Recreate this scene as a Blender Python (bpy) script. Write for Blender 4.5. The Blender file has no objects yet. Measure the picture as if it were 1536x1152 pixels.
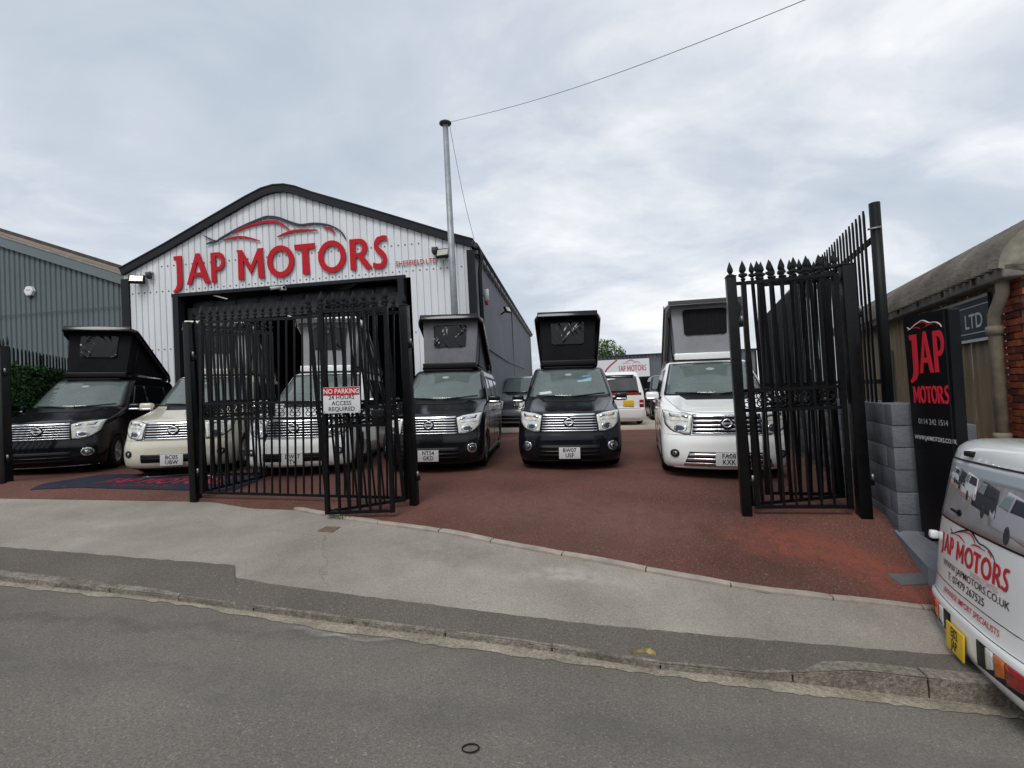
import bpy, bmesh, math, random
import numpy as np
from mathutils import Vector, Matrix
from mathutils.geometry import tessellate_polygon
random.seed(7)
SC = bpy.context.scene
COL = SC.collection
R = math.radians
# ------------------------------------------------------------------ camera
FPX, CX, CY, EYE = 730.0, 768.0, 576.0, 1.65          # focal length in photo pixels, image centre, eye height over the road
ROLL, PITCH = R(3.0), R(1.3)
c_f = Vector((0, math.cos(PITCH), math.sin(PITCH)))
c_u0 = Vector((0, -math.sin(PITCH), math.cos(PITCH)))
c_r0 = Vector((1, 0, 0))
c_u = c_u0*math.cos(ROLL) + c_r0*math.sin(ROLL)
c_r = c_r0*math.cos(ROLL) - c_u0*math.sin(ROLL)
cam_d = bpy.data.cameras.new('camera'); cam = bpy.data.objects.new('camera', cam_d); COL.objects.link(cam)
cam_d.sensor_width = 36.0; cam_d.lens = 36.0*FPX/1536.0
cam_d.clip_start = 0.05; cam_d.clip_end = 2000
M = Matrix.Identity(4)
for i in range(3):
    M[i][0] = c_r[i]; M[i][1] = c_u[i]; M[i][2] = -c_f[i]
M[2][3] = EYE
cam.matrix_world = M
SC.camera = cam
# ------------------------------------------------------------------ world: overcast sky
W = bpy.data.worlds.new('World'); SC.world = W; W.use_nodes = True
nt = W.node_tree; nt.nodes.clear()
def wn(t, **k):
    n = nt.nodes.new(t)
    for a, b in k.items(): setattr(n, a, b)
    return n
SUN_EL, SUN_AZ = R(54), R(200)
sky = wn('ShaderNodeTexSky', sky_type='NISHITA', sun_disc=False)
sky.sun_elevation = SUN_EL; sky.sun_rotation = SUN_AZ; sky.air_density = 1.0; sky.dust_density = 2.0
tc = wn('ShaderNodeTexCoord')
sep = wn('ShaderNodeSeparateXYZ'); nt.links.new(tc.outputs['Generated'], sep.inputs[0])
zc = wn('ShaderNodeMath', operation='ABSOLUTE'); nt.links.new(sep.outputs[2], zc.inputs[0])
za = wn('ShaderNodeMath', operation='ADD'); nt.links.new(zc.outputs[0], za.inputs[0]); za.inputs[1].default_value = 0.32
dx = wn('ShaderNodeMath', operation='DIVIDE'); nt.links.new(sep.outputs[0], dx.inputs[0]); nt.links.new(za.outputs[0], dx.inputs[1])
dy = wn('ShaderNodeMath', operation='DIVIDE'); nt.links.new(sep.outputs[1], dy.inputs[0]); nt.links.new(za.outputs[0], dy.inputs[1])
cmb = wn('ShaderNodeCombineXYZ'); nt.links.new(dx.outputs[0], cmb.inputs[0]); nt.links.new(dy.outputs[0], cmb.inputs[1])
mp = wn('ShaderNodeMapping'); mp.inputs['Rotation'].default_value = (0, 0, R(24)); mp.inputs['Scale'].default_value = (0.85, 1.2, 1); mp.inputs['Location'].default_value = (1.7, .35, 0)
nt.links.new(cmb.outputs[0], mp.inputs[0])
n1 = wn('ShaderNodeTexNoise'); n1.inputs['Scale'].default_value = 1.15; n1.inputs['Detail'].default_value = 9; n1.inputs['Roughness'].default_value = 0.55; n1.inputs['Distortion'].default_value = 0.45
nt.links.new(mp.outputs[0], n1.inputs[0])
n2 = wn('ShaderNodeTexNoise'); n2.inputs['Scale'].default_value = 3.4; n2.inputs['Detail'].default_value = 8; n2.inputs['Roughness'].default_value = 0.52; n2.inputs['Distortion'].default_value = 0.8
nt.links.new(mp.outputs[0], n2.inputs[0])
mixn = wn('ShaderNodeMath', operation='MULTIPLY_ADD'); nt.links.new(n2.outputs[0], mixn.inputs[0]); mixn.inputs[1].default_value = 0.34
nt.links.new(n1.outputs[0], mixn.inputs[2])
ramp = wn('ShaderNodeValToRGB'); e = ramp.color_ramp.elements
e[0].position = 0.48; e[0].color = (0.50, 0.565, 0.65, 1)
e[1].position = 0.86; e[1].color = (1.0, 1.0, 1.0, 1)
m_ = e.new(0.63); m_.color = (0.595, 0.65, 0.725, 1)
m_ = e.new(0.73); m_.color = (0.755, 0.785, 0.83, 1)
nt.links.new(mixn.outputs[0], ramp.inputs[0])
skys = wn('ShaderNodeVectorMath', operation='SCALE'); nt.links.new(sky.outputs[0], skys.inputs[0]); skys.inputs['Scale'].default_value = 0.10
mx = wn('ShaderNodeMixRGB', blend_type='MIX'); mx.inputs[0].default_value = 0.90
nt.links.new(skys.outputs[0], mx.inputs[1]); nt.links.new(ramp.outputs[0], mx.inputs[2])
bg = wn('ShaderNodeBackground'); bg.inputs['Strength'].default_value = 1.0
nt.links.new(mx.outputs[0], bg.inputs[0])
out = wn('ShaderNodeOutputWorld'); nt.links.new(bg.outputs[0], out.inputs[0])
# ------------------------------------------------------------------ sun behind cloud
sd = bpy.data.lights.new('sun', 'SUN'); sd.energy = 1.5; sd.angle = R(24); sd.color = (1, .965, .92)
so = bpy.data.objects.new('sun', sd); COL.objects.link(so)
so.rotation_euler = (R(90)-SUN_EL, 0, -(SUN_AZ-R(180)))
vs = SC.view_settings; vs.view_transform = 'Standard'; vs.look = 'None'; vs.gamma = 1; vs.exposure = 0.16; vs.use_curve_mapping = False
# ------------------------------------------------------------------ pixels to places
def ray(px, py):
    d = c_f*FPX + c_r*(px-CX) + c_u*(CY-py)
    return d/d.y
def at(px, py, Y):
    d = ray(px, py); return Vector((d.x*Y, Y, EYE+d.z*Y))
def drop(px, py, depth):                                # the point on this ray that lies `depth` below the eye
    d = ray(px, py); t = -depth/d.z
    return Vector((d.x*t, t, EYE-depth))
def on_plane(px, py, a, b, c=0.0):                      # z = a + b*x + c*y
    d = ray(px, py); t = (a-EYE)/(d.z-b*d.x-c)
    return Vector((d.x*t, t, EYE+d.z*t))
def on_wall(px, py, p, n):                              # vertical plane through p with normal n
    d = ray(px, py); o = Vector((0, 0, EYE)); t = (p-o).dot(n)/d.dot(n)
    return o+d*t
YA, YB = EYE-1.29, -0.03                                # the yard: z = YA + YB*x
def yard_z(x): return YA+YB*x
RB, RC = -0.09, -0.055                                  # the road: z = RB*x + RC*y
# ------------------------------------------------------------------ materials
MATS = {}
def mat(name, col, rough=.6, metal=0.0, var=0.0, vscale=3.0, col2=None, bump=0.0, bscale=60.0, coat=0.0, spec=0.2, speck=0.0, sscale=300.0, alpha=1.0, emit=None, stretch=None, trans=0.0, ior=1.45, dirt=0.0, rvar=0.0, chips=0.0, crack=0.0):
    if name in MATS: return MATS[name]
    m = bpy.data.materials.new(name); MATS[name] = m; m.use_nodes = True
    t = m.node_tree; b = t.nodes['Principled BSDF']
    b.inputs['Roughness'].default_value = rough; b.inputs['Metallic'].default_value = metal
    b.inputs['Specular IOR Level'].default_value = spec; b.inputs['IOR'].default_value = ior
    b.inputs['Coat Weight'].default_value = coat; b.inputs['Coat Roughness'].default_value = .03
    b.inputs['Alpha'].default_value = alpha; b.inputs['Transmission Weight'].default_value = trans
    b.inputs['Base Color'].default_value = (*col, 1)
    if emit: b.inputs['Emission Color'].default_value = (*emit[:3], 1); b.inputs['Emission Strength'].default_value = emit[3]
    tcn = t.nodes.new('ShaderNodeTexCoord'); src = tcn.outputs['Object']
    if stretch:
        mpn = t.nodes.new('ShaderNodeMapping'); mpn.inputs['Scale'].default_value = stretch; t.links.new(src, mpn.inputs[0]); src = mpn.outputs[0]
    cur = None
    def noise(sc, det=5, ro=.6):
        n = t.nodes.new('ShaderNodeTexNoise'); n.inputs['Scale'].default_value = sc; n.inputs['Detail'].default_value = det; n.inputs['Roughness'].default_value = ro
        t.links.new(src, n.inputs[0]); return n
    def rmp(o, a, c):
        r = t.nodes.new('ShaderNodeMapRange'); r.inputs[1].default_value = a; r.inputs[2].default_value = c; t.links.new(o, r.inputs[0]); return r.outputs[0]
    def mixc(fac, c1, c2, mode='MIX'):
        x = t.nodes.new('ShaderNodeMixRGB'); x.blend_type = mode
        if hasattr(fac, 'is_linked'): t.links.new(fac, x.inputs[0])
        else: x.inputs[0].default_value = fac
        for i, c in ((1, c1), (2, c2)):
            if hasattr(c, 'is_linked'): t.links.new(c, x.inputs[i])
            else: x.inputs[i].default_value = (*c, 1)
        return x.outputs[0]
    if var > 0 or col2:
        c2 = col2 or tuple(max(0, c*(1-var)) for c in col)
        c1 = col if col2 else tuple(c*(1+var*.6) for c in col)
        n = noise(vscale); cur = mixc(rmp(n.outputs[0], .32, .68), c1, c2)
    if speck > 0:
        n = noise(sscale, 6, .85); f = rmp(n.outputs[0], .38, .62)
        base = cur if cur is not None else col
        cur = mixc(f, mixc(1.0, base, (1-speck,)*3, 'MULTIPLY'), mixc(1.0, base, (1+speck,)*3, 'MULTIPLY'))
    if chips > 0:
        n = noise(75, 0, .5); base = cur if cur is not None else col
        fm = t.nodes.new('ShaderNodeMath'); fm.operation = 'MULTIPLY'; t.links.new(rmp(n.outputs[0], .72, .77), fm.inputs[0]); fm.inputs[1].default_value = chips
        cur = mixc(fm.outputs[0], base, (.55, .52, .47))
        n = noise(9, 6, .75); base = cur
        fm = t.nodes.new('ShaderNodeMath'); fm.operation = 'MULTIPLY'; t.links.new(rmp(n.outputs[0], .60, .72), fm.inputs[0]); fm.inputs[1].default_value = chips*.5
        cur = mixc(fm.outputs[0], base, mixc(1.0, base, (.55, .53, .50), 'MULTIPLY'))
    if crack > 0:
        nd = noise(1.3, 6, .7); ad = t.nodes.new('ShaderNodeVectorMath'); ad.operation = 'MULTIPLY_ADD'; t.links.new(nd.outputs['Color'], ad.inputs[0]); ad.inputs[1].default_value = (.55, .55, 0); t.links.new(src, ad.inputs[2])
        vo = t.nodes.new('ShaderNodeTexVoronoi'); vo.feature = 'DISTANCE_TO_EDGE'; vo.inputs['Scale'].default_value = .42; t.links.new(ad.outputs[0], vo.inputs['Vector'])
        inv = t.nodes.new('ShaderNodeMapRange'); inv.inputs[1].default_value = .0; inv.inputs[2].default_value = .0035; inv.inputs[3].default_value = 1; inv.inputs[4].default_value = 0; t.links.new(vo.outputs['Distance'], inv.inputs[0])
        mk = noise(.55, 3, .5); fm = t.nodes.new('ShaderNodeMath'); fm.operation = 'MULTIPLY'; t.links.new(inv.outputs[0], fm.inputs[0]); t.links.new(rmp(mk.outputs[0], .48, .60), fm.inputs[1])
        f2 = t.nodes.new('ShaderNodeMath'); f2.operation = 'MULTIPLY'; t.links.new(fm.outputs[0], f2.inputs[0]); f2.inputs[1].default_value = crack
        cur = mixc(f2.outputs[0], cur if cur is not None else col, (.045, .04, .035))
    if dirt > 0:
        n = noise(vscale*.4, 8, .7); base = cur if cur is not None else col
        fm = t.nodes.new('ShaderNodeMath'); fm.operation = 'MULTIPLY'; t.links.new(rmp(n.outputs[0], .48, .72), fm.inputs[0]); fm.inputs[1].default_value = dirt
        cur = mixc(fm.outputs[0], base, (.07, .06, .045))
    if cur is not None: t.links.new(cur, b.inputs['Base Color'])
    if rvar > 0:
        n = noise(vscale*2.3); r_ = t.nodes.new('ShaderNodeMapRange'); r_.inputs[1].default_value = .3; r_.inputs[2].default_value = .7
        r_.inputs[3].default_value = rough; r_.inputs[4].default_value = min(1, rough+rvar); t.links.new(n.outputs[0], r_.inputs[0]); t.links.new(r_.outputs[0], b.inputs['Roughness'])
    if bump > 0:
        n = noise(bscale, 4, .65); bp = t.nodes.new('ShaderNodeBump'); bp.inputs['Strength'].default_value = bump; bp.inputs['Distance'].default_value = .02
        t.links.new(n.outputs[0], bp.inputs['Height']); t.links.new(bp.outputs[0], b.inputs['Normal'])
    m['b'] = 1
    return m
# ------------------------------------------------------------------ mesh helpers
RIBLEN = set()
class MB:
    def __init__(s): s.v = []; s.f = []; s.sm = []
    def add(s, vs, fs, smooth=False):
        o = len(s.v); s.v += [tuple(v) for v in vs]
        for f in fs: s.f.append(tuple(i+o for i in f)); s.sm.append(smooth)
        return s
    def box(s, c, d, m=None, ch=0.0):
        x, y, z = d[0]/2, d[1]/2, d[2]/2
        if ch > 0:
            bm = bmesh.new(); bmesh.ops.create_cube(bm, size=1); bmesh.ops.scale(bm, vec=d, verts=bm.verts)
            bmesh.ops.bevel(bm, geom=bm.edges[:], offset=ch, segments=2, affect='EDGES', profile=.6)
            vs = [v.co.copy() for v in bm.verts]; bm.verts.index_update(); fs = [[v.index for v in f.verts] for f in bm.faces]; bm.free()
            sm = True
        else:
            vs = [Vector((sx*x, sy*y, sz*z)) for sx in (-1, 1) for sy in (-1, 1) for sz in (-1, 1)]
            fs = [(0, 1, 3, 2), (4, 6, 7, 5), (0, 4, 5, 1), (2, 3, 7, 6), (0, 2, 6, 4), (1, 5, 7, 3)]; sm = False
        c = Vector(c)
        vs = [(m @ v if m else v)+c for v in vs]
        return s.add(vs, fs, sm)
    def tube(s, pts, r, n=8, caps=True, smooth=True):
        pts = [Vector(p) for p in pts]; rs = r if isinstance(r, (list, tuple)) else [r]*len(pts)
        rings = []; up = None
        for i, p in enumerate(pts):
            d = (pts[min(i+1, len(pts)-1)]-pts[max(i-1, 0)]).normalized()
            if up is None:
                a = Vector((0, 0, 1)) if abs(d.z) < .9 else Vector((1, 0, 0)); up = d.cross(a).normalized()
            else: up = (up-d*up.dot(d)).normalized()
            w = d.cross(up)
            rings.append([p+(up*math.cos(2*math.pi*k/n)+w*math.sin(2*math.pi*k/n))*rs[i] for k in range(n)])
        vs = [v for ring in rings for v in ring]; fs = []
        for i in range(len(pts)-1):
            for k in range(n):
                a, b = i*n+k, i*n+(k+1) % n; fs.append((a, b, b+n, a+n))
        s.add(vs, fs, smooth)
        if caps:
            o = len(s.v)-len(vs); s.f.append(tuple(o+k for k in range(n-1, -1, -1))); s.sm.append(False)
            s.f.append(tuple(o+(len(pts)-1)*n+k for k in range(n))); s.sm.append(False)
        return s
    def lathe(s, prof, c, axis='z', n=20, smooth=True):
        vs = []; c = Vector(c)
        for r, h in prof:
            for k in range(n):
                a = 2*math.pi*k/n; x, y = r*math.cos(a), r*math.sin(a)
                vs.append(c+(Vector((x, y, h)) if axis == 'z' else Vector((h, x, y)) if axis == 'x' else Vector((x, h, y))))
        fs = []
        for i in range(len(prof)-1):
            for k in range(n):
                a, b = i*n+k, i*n+(k+1) % n; fs.append((a, b, b+n, a+n))
        return s.add(vs, fs, smooth)
    def prism(s, polys, h0, h1, fr):
        """polys: outer ring then holes in 2D; fr(a, b, h) gives the 3D point; side walls and both caps"""
        flat = [[Vector((p[0], p[1], 0)) for p in poly] for poly in polys]
        P = [p for poly in polys for p in poly]; n = len(P)
        if len(polys) == 1 and n in RIBLEN: tris = [(i, i+1, n-2-i, n-1-i) for i in range(n//2-1)]
        else: tris = tessellate_polygon(flat)
        vs = [fr(p[0], p[1], h0) for p in P]+[fr(p[0], p[1], h1) for p in P]
        fs = [tuple(t) for t in tris]+[tuple(n+i for i in reversed(t)) for t in tris]
        o = 0
        for poly in polys:
            k = len(poly)
            for i in range(k):
                a, b = o+i, o+(i+1) % k; fs.append((a, b, b+n, a+n))
            o += k
        return s.add(vs, fs)
    def mesh(s, name, m=None, fix=True):
        me = bpy.data.meshes.new(name); me.from_pydata(s.v, [], s.f); me.update()
        me.polygons.foreach_set('use_smooth', s.sm)
        if fix:
            bm = bmesh.new(); bm.from_mesh(me); bmesh.ops.recalc_face_normals(bm, faces=bm.faces); bm.to_mesh(me); bm.free()
        if m: me.materials.append(m)
        return me
    def build(s, name, m, parent=None, fix=True):
        return link(name, s.mesh(name, m, fix), parent)
def link(name, me, parent=None, mw=None):
    o = bpy.data.objects.new(name, me); COL.objects.link(o)
    if parent is not None: o.parent = parent
    if mw is not None: o.matrix_local = mw
    return o
def tag(o, label, cat, group=None):
    o['label'] = label; o['category'] = cat
    if group: o['group'] = group
    return o
def thing(name, label, cat, mw=None, group=None):
    o = bpy.data.objects.new(name, None); COL.objects.link(o); o.empty_display_size = .2
    if mw is not None: o.matrix_world = mw
    return tag(o, label, cat, group)
def struct(o, kind='structure'): o['kind'] = kind; return o
def frame(p, ang, tilt=0.0, cross=0.0):
    """local x turned by ang in plan; tilt drops local x by that slope"""
    return Matrix.Translation(Vector(p)) @ Matrix.Rotation(ang, 4, 'Z') @ Matrix.Rotation(tilt, 4, 'Y') @ Matrix.Rotation(cross, 4, 'X')
# ------------------------------------------------------------------ lettering
def arc(cx, cy, rx, ry, a0, a1, n=12):
    return [(cx+rx*math.cos(R(a0+(a1-a0)*i/n)), cy+ry*math.sin(R(a0+(a1-a0)*i/n))) for i in range(n+1)]
def ribbon(pts, ws):
    """2D stroke with a width per point"""
    P = [Vector(p) for p in pts]; L, Rr = [], []
    for i, p in enumerate(P):
        d = (P[min(i+1, len(P)-1)]-P[max(i-1, 0)]).normalized(); n = Vector((-d.y, d.x))
        w = ws[i] if isinstance(ws, (list, tuple)) else ws
        L.append(tuple(p+n*w/2)); Rr.append(tuple(p-n*w/2))
    if len(L) > 8: RIBLEN.add(2*len(L))
    return L+Rr[::-1]
def smooth_line(pts, k=5):
    P = [Vector(p) for p in pts]; out = []
    for i in range(len(P)-1):
        p0, p1, p2, p3 = P[max(i-1, 0)], P[i], P[i+1], P[min(i+2, len(P)-1)]
        for j in range(k):
            t = j/k
            out.append(0.5*((2*p1)+(p2-p0)*t+(2*p0-5*p1+4*p2-p3)*t*t+(3*p1-p0-3*p2+p3)*t**3))
    out.append(P[-1]); return [tuple(p) for p in out]
GL = {}
GL['J'] = [[(.15, 1), (1, 1), (1, .12), (.94, -.04), (.74, -.15), (.12, -.25), (.0, -.18), (.26, -.10), (.42, .03), (.46, .18), (.46, .88), (.2, .86)]]
GL['A'] = [[(0, 0), (.20, 0), (.29, .25), (.66, .25), (.77, 0), (1, 0), (.58, 1.03), (.42, 1.03)], [(.34, .38), (.61, .38), (.485, .76)]]
GL['P'] = [[(0, 0), (.34, 0), (.34, .38), (.55, .38)]+arc(.55, .69, .45, .31, -90, 90, 12)+[(0, 1)], [(.34, .86), (.52, .86)]+arc(.52, .68, .22, .17, 90, -90, 10)+[(.34, .51)]]
GL['M'] = [[(.05, 0), (.06, .90), (0, 1), (.21, 1), (.52, .44), (.80, 1), (1, 1), (.96, .90), (1, 0), (.79, 0), (.77, .64), (.52, .16), (.25, .64), (.25, 0)]]
GL['O'] = [arc(.5, .5, .5, .53, 0, 352, 31), arc(.5, .5, .31, .35, 0, 348, 29)]
GL['T'] = [[(.36, 0), (.68, 0), (.65, .82), (.97, .82), (1, 1), (0, 1), (.02, .82), (.38, .82)]]
GL['R'] = [[(0, 0), (.27, 0), (.27, .40), (.36, .40), (.72, 0), (1, 0), (1, .06), (.62, .44)]+arc(.46, .71, .38, .29, -62, 90, 12)+[(0, 1)], [(.27, .86), (.43, .86)]+arc(.43, .70, .17, .16, 90, -90, 9)+[(.27, .53)]]
GL['S'] = [ribbon(smooth_line([(.93, .93), (.72, .955), (.42, .90), (.25, .74), (.36, .58), (.66, .42), (.78, .25), (.62, .09), (.36, .05), (.04, .10)], 4), [.16]*8+[.22]*21+[.17]*8)]
LET = [('J', 262, 277), ('A', 284, 321), ('P', 323, 345), ('M', 363, 405), ('O', 410, 451), ('T', 452, 483), ('O', 487, 528), ('R', 534, 565), ('S', 566, 590)]
def _n(x, y): return ((x-262)/328, (427.7-.0887*(x-284)-y)/328)
SW_BLACK = [ribbon(smooth_line([_n(*p) for p in ((313.7, 355.5), (331.8, 363.4), (341, 359), (371, 344), (405, 330.9), (417, 329), (431, 331), (446, 336.5), (462.5, 341), (483, 339.3), (504, 341.5), (521, 349.6), (529, 361))]),
                   [.003+.008*math.sin(math.pi*min(1, max(0, (i+4)/68))) for i in range(61)]),
            ribbon([_n(317, 368), _n(324, 365.5), _n(332, 364)], [.004, .008, .003])]
SW_RED = [ribbon(smooth_line([_n(*p) for p in a], 4), [w*(.25+.75*math.sin(math.pi*i/(4*(len(a)-1)))) for i in range(4*(len(a)-1)+1)]) for a, w in (
    (((361, 350.7), (390, 340), (418.7, 335.6), (434, 339), (446, 348)), .011), (((344, 362), (371, 357.6), (400, 363.2)), .010),
    (((427, 358), (452, 349.6), (488, 348.3)), .011), (((496, 344), (506, 346.5), (514, 353)), .009))]
def logo_polys(stretch=1.0):
    """name of the dealer in units of its own width: list of (kind, polys)"""
    out = []
    for ch, a, b in LET:
        x0, x1 = (a-262)/328, (b-262)/328
        out.append(('letter', [[(x0+(x1-x0)*p[0], .132*stretch*p[1]) for p in poly] for poly in GL[ch]]))
    return out
def logo_build(parent, fr, h, mred, mblack, letters=True, car=True, h0=0.0, dy=0.0, single=False):
    if letters:
        if single:
            b = MB()
            for k, polys in logo_polys(): b.prism(polys, h0, h, fr)
            b.build('lettering', mred, parent)
        else:
            for k, polys in logo_polys(): MB().prism(polys, h0, h, fr).build('letter', mred, parent)
    if car:
        b = MB()
        for p in SW_BLACK: b.prism([[(x, y+dy) for x, y in p]], h0, h, fr)
        b.build('car_outline', mblack, parent)
        b = MB()
        for p in SW_RED: b.prism([[(x, y+dy) for x, y in p]], h0, h, fr)
        b.build('car_stripes', mred, parent)
def text2d(s, size=1.0, align='CENTER', off=0.0, sx=1.0, spacing=1.0):
    cu = bpy.data.curves.new('t', 'FONT'); cu.body = s; cu.size = size; cu.align_x = align; cu.align_y = 'CENTER' if align == 'CENTER' else 'BOTTOM_BASELINE'
    cu.offset = off*size; cu.resolution_u = 3; cu.fill_mode = 'FRONT'; cu.space_character = spacing
    o = bpy.data.objects.new('t', cu); COL.objects.link(o)
    dg = bpy.context.evaluated_depsgraph_get(); me = o.evaluated_get(dg).to_mesh()
    vs = [(v.co.x*sx, v.co.y) for v in me.vertices]; fs = [tuple(p.vertices) for p in me.polygons]
    o.evaluated_get(dg).to_mesh_clear(); bpy.data.objects.remove(o); bpy.data.curves.remove(cu)
    return vs, fs
def text(s, fr, size, m, parent, name='lettering', align='CENTER', off=0.0, h=.002, sx=1.0, x=0, y=0, spacing=1.0):
    vs, fs = text2d(s, size, align, off, sx, spacing)
    return MB().add([fr(a+x, b+y, h) for a, b in vs], fs).build(name, m, parent, fix=False)
# ================================================================== GROUND
def lin(tab):
    xs = [p[0] for p in tab]; ys = [p[1] for p in tab]
    return lambda x: float(np.interp(x, xs, ys))
k_y = lin([(0, 868), (230, 892), (480, 926), (800, 969), (980, 999), (1150, 1015), (1290, 1006), (1400, 1020), (1536, 1040)])       # kerb, outer top edge
ch_y = lin([(0, 880), (270, 907), (500, 947), (900, 1001), (1150, 1036), (1536, 1080)])                                           # outer edge of the channel
r_y = lin([(0, 872), (230, 897), (480, 931), (800, 974), (980, 1004), (1150, 1021), (1290, 1036), (1536, 1066)])                   # foot of the kerb
m_y = lin([(0, 826), (352, 862), (400, 877), (615, 905), (759, 923), (900, 940), (1190, 966), (1455, 987), (1536, 995)])
e_y = lin([(0, 748), (317, 753), (377, 763), (440, 765), (517, 780), (673, 801), (759, 819), (884, 842), (1000, 864), (1148, 890), (1393, 916), (1536, 930)])
g_y = lin([(0, 721), (10, 722), (294, 748), (622, 757), (1120, 772), (1297, 772), (1536, 780)])
e_d = lin([(0, 1.15), (440, 1.36), (768, 1.55), (1148, 1.74), (1393, 1.91), (1536, 1.98)])
m_d = lin([(0, 1.38), (360, 1.52), (768, 1.74), (1190, 1.87), (1455, 2.0), (1536, 2.03)])
g_d = lin([(0, .98), (10, .98), (294, 1.25), (622, 1.36), (1120, 1.45), (1297, 1.45), (1536, 1.5)])
up = lin([(0, .03), (1150, .035), (1290, .12), (1536, .12)])
def kerb_pt(px):
    q = on_plane(px, r_y(px), 0, RB, RC)               # foot of the kerb on the road
    return Vector((q.x, q.y, q.z+up(px)))
ST = list(range(0, 1537, 12))
def extend(pts, n=6, step=3.0):
    a = (pts[0]-pts[8]).normalized(); b = (pts[-1]-pts[-9]).normalized()
    return [pts[0]+a*step*(n-i) for i in range(n)]+pts+[pts[-1]+b*step*(i+1) for i in range(n)]
K = extend([kerb_pt(p) for p in ST]); MM = extend([drop(p, m_y(p), m_d(p)) for p in ST]); E = extend([drop(p, e_y(p), e_d(p)) for p in ST]); G = extend([drop(p, g_y(p), g_d(p)) for p in ST])
def sheet(name, rows, m, sub=1):
    vs, fs = [], []; rr = []
    for a, b in zip(rows[:-1], rows[1:]):
        for j in range(sub): rr.append([p.lerp(q, j/sub) for p, q in zip(a, b)])
    rr.append(rows[-1]); n = len(rr[0])
    for row in rr: vs += row
    for i in range(len(rr)-1):
        for k in range(n-1): fs.append((i*n+k, i*n+k+1, (i+1)*n+k+1, (i+1)*n+k))
    b = MB().add(vs, fs, True); me = b.mesh(name, m, fix=False)
    if me.polygons[0].normal.z < 0: me.flip_normals()
    return link(name, me)
lift = lambda row, h: [Vector((p.x, p.y, p.z+h)) for p in row]
asph = mat('road asphalt', (.172, .157, .138), .9, var=.2, vscale=.5, speck=.34, sscale=70, bump=.5, bscale=140, dirt=.26, chips=.24, crack=.6)
pave_m = mat('worn pale tarmac', (.305, .277, .242), .9, var=.26, vscale=.7, speck=.24, sscale=70, bump=.45, bscale=140, dirt=.38, chips=.35, crack=.35)
strip_m = mat('newer dark tarmac', (.130, .117, .101), .9, var=.16, vscale=.9, speck=.32, sscale=70, bump=.5, bscale=140, dirt=.25, chips=.2, crack=.4)
kerb_m = mat('old stone kerb', (.24, .21, .18), .9, var=.25, vscale=4, speck=.45, sscale=30, bump=.9, bscale=40, dirt=.6)
edge_m = mat('pale edging stone', (.36, .32, .275), .9, var=.25, vscale=5, speck=.2, bump=.4, bscale=60, dirt=.3)
chan_m = mat('worn concrete channel', (.34, .297, .232), .9, var=.3, vscale=3, speck=.4, sscale=40, bump=.8, bscale=60, dirt=.35)
# the red yard: tarmac with stains and the brighter washed-out run below the gate post
yard_m = mat('red tarmac', (.128, .056, .044), .88, var=.30, vscale=.7, speck=.40, sscale=65, bump=.5, bscale=140, dirt=.5, chips=.22, crack=.5)
def wash(m, a, b, wid, col, amount):
    t = m.node_tree; bs = t.nodes['Principled BSDF']; old = bs.inputs['Base Color'].links[0].from_socket
    tcn = t.nodes.new('ShaderNodeTexCoord'); nz = t.nodes.new('ShaderNodeTexNoise'); nz.inputs['Scale'].default_value = 1.6; nz.inputs['Detail'].default_value = 6
    t.links.new(tcn.outputs['Object'], nz.inputs[0])
    ad = t.nodes.new('ShaderNodeVectorMath'); ad.operation = 'MULTIPLY_ADD'; t.links.new(nz.outputs['Color'], ad.inputs[0]); ad.inputs[1].default_value = (.7, .7, 0)
    t.links.new(tcn.outputs['Object'], ad.inputs[2])
    sb = t.nodes.new('ShaderNodeVectorMath'); sb.operation = 'SUBTRACT'; t.links.new(ad.outputs[0], sb.inputs[0]); sb.inputs[1].default_value = (a.x+.35, a.y+.35, 0)
    d = Vector((b.x-a.x, b.y-a.y, 0)); L = d.length; d.normalize()
    def dotn(v):
        q = t.nodes.new('ShaderNodeVectorMath'); q.operation = 'DOT_PRODUCT'; t.links.new(sb.outputs[0], q.inputs[0]); q.inputs[1].default_value = v; return q.outputs['Value']
    def mr(o, p, f0, f1, t0, t1):
        r = t.nodes.new('ShaderNodeMapRange'); r.interpolation_type = 'SMOOTHSTEP'; t.links.new(o, r.inputs[0])
        for i, v in enumerate((f0, f1, t0, t1)): r.inputs[i+1].default_value = v
        return r.outputs[0]
    def mul(p, q):
        x = t.nodes.new('ShaderNodeMath'); x.operation = 'MULTIPLY'
        for i, v in enumerate((p, q)):
            if hasattr(v, 'is_linked'): t.links.new(v, x.inputs[i])
            else: x.inputs[i].default_value = v
        return x.outputs[0]
    al = dotn((d.x, d.y, 0)); ac = dotn((-d.y, d.x, 0)); ab = t.nodes.new('ShaderNodeMath'); ab.operation = 'ABSOLUTE'; t.links.new(ac, ab.inputs[0])
    f = mul(mr(ab.outputs[0], 0, wid*.15, wid, 1, 0), mul(mr(al, 0, -.6, .4, 0, 1), mr(al, 0, L, L+.6, 1, 0)))
    n3 = t.nodes.new('ShaderNodeTexNoise'); n3.inputs['Scale'].default_value = 7; n3.inputs['Detail'].default_value = 8; n3.inputs['Roughness'].default_value = .75; t.links.new(tcn.outputs['Object'], n3.inputs[0])
    f = mul(f, mr(n3.outputs[0], 0, .36, .62, .15, 1))
    x = t.nodes.new('ShaderNodeMixRGB'); t.links.new(mul(f, amount), x.inputs[0]); t.links.new(old, x.inputs[1]); x.inputs[2].default_value = (*col, 1)
    t.links.new(x.outputs[0], bs.inputs['Base Color'])
wash(yard_m, drop(1140, 790, 1.47), drop(1400, 885, 1.8), .50, (.25, .072, .046), .85)
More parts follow.
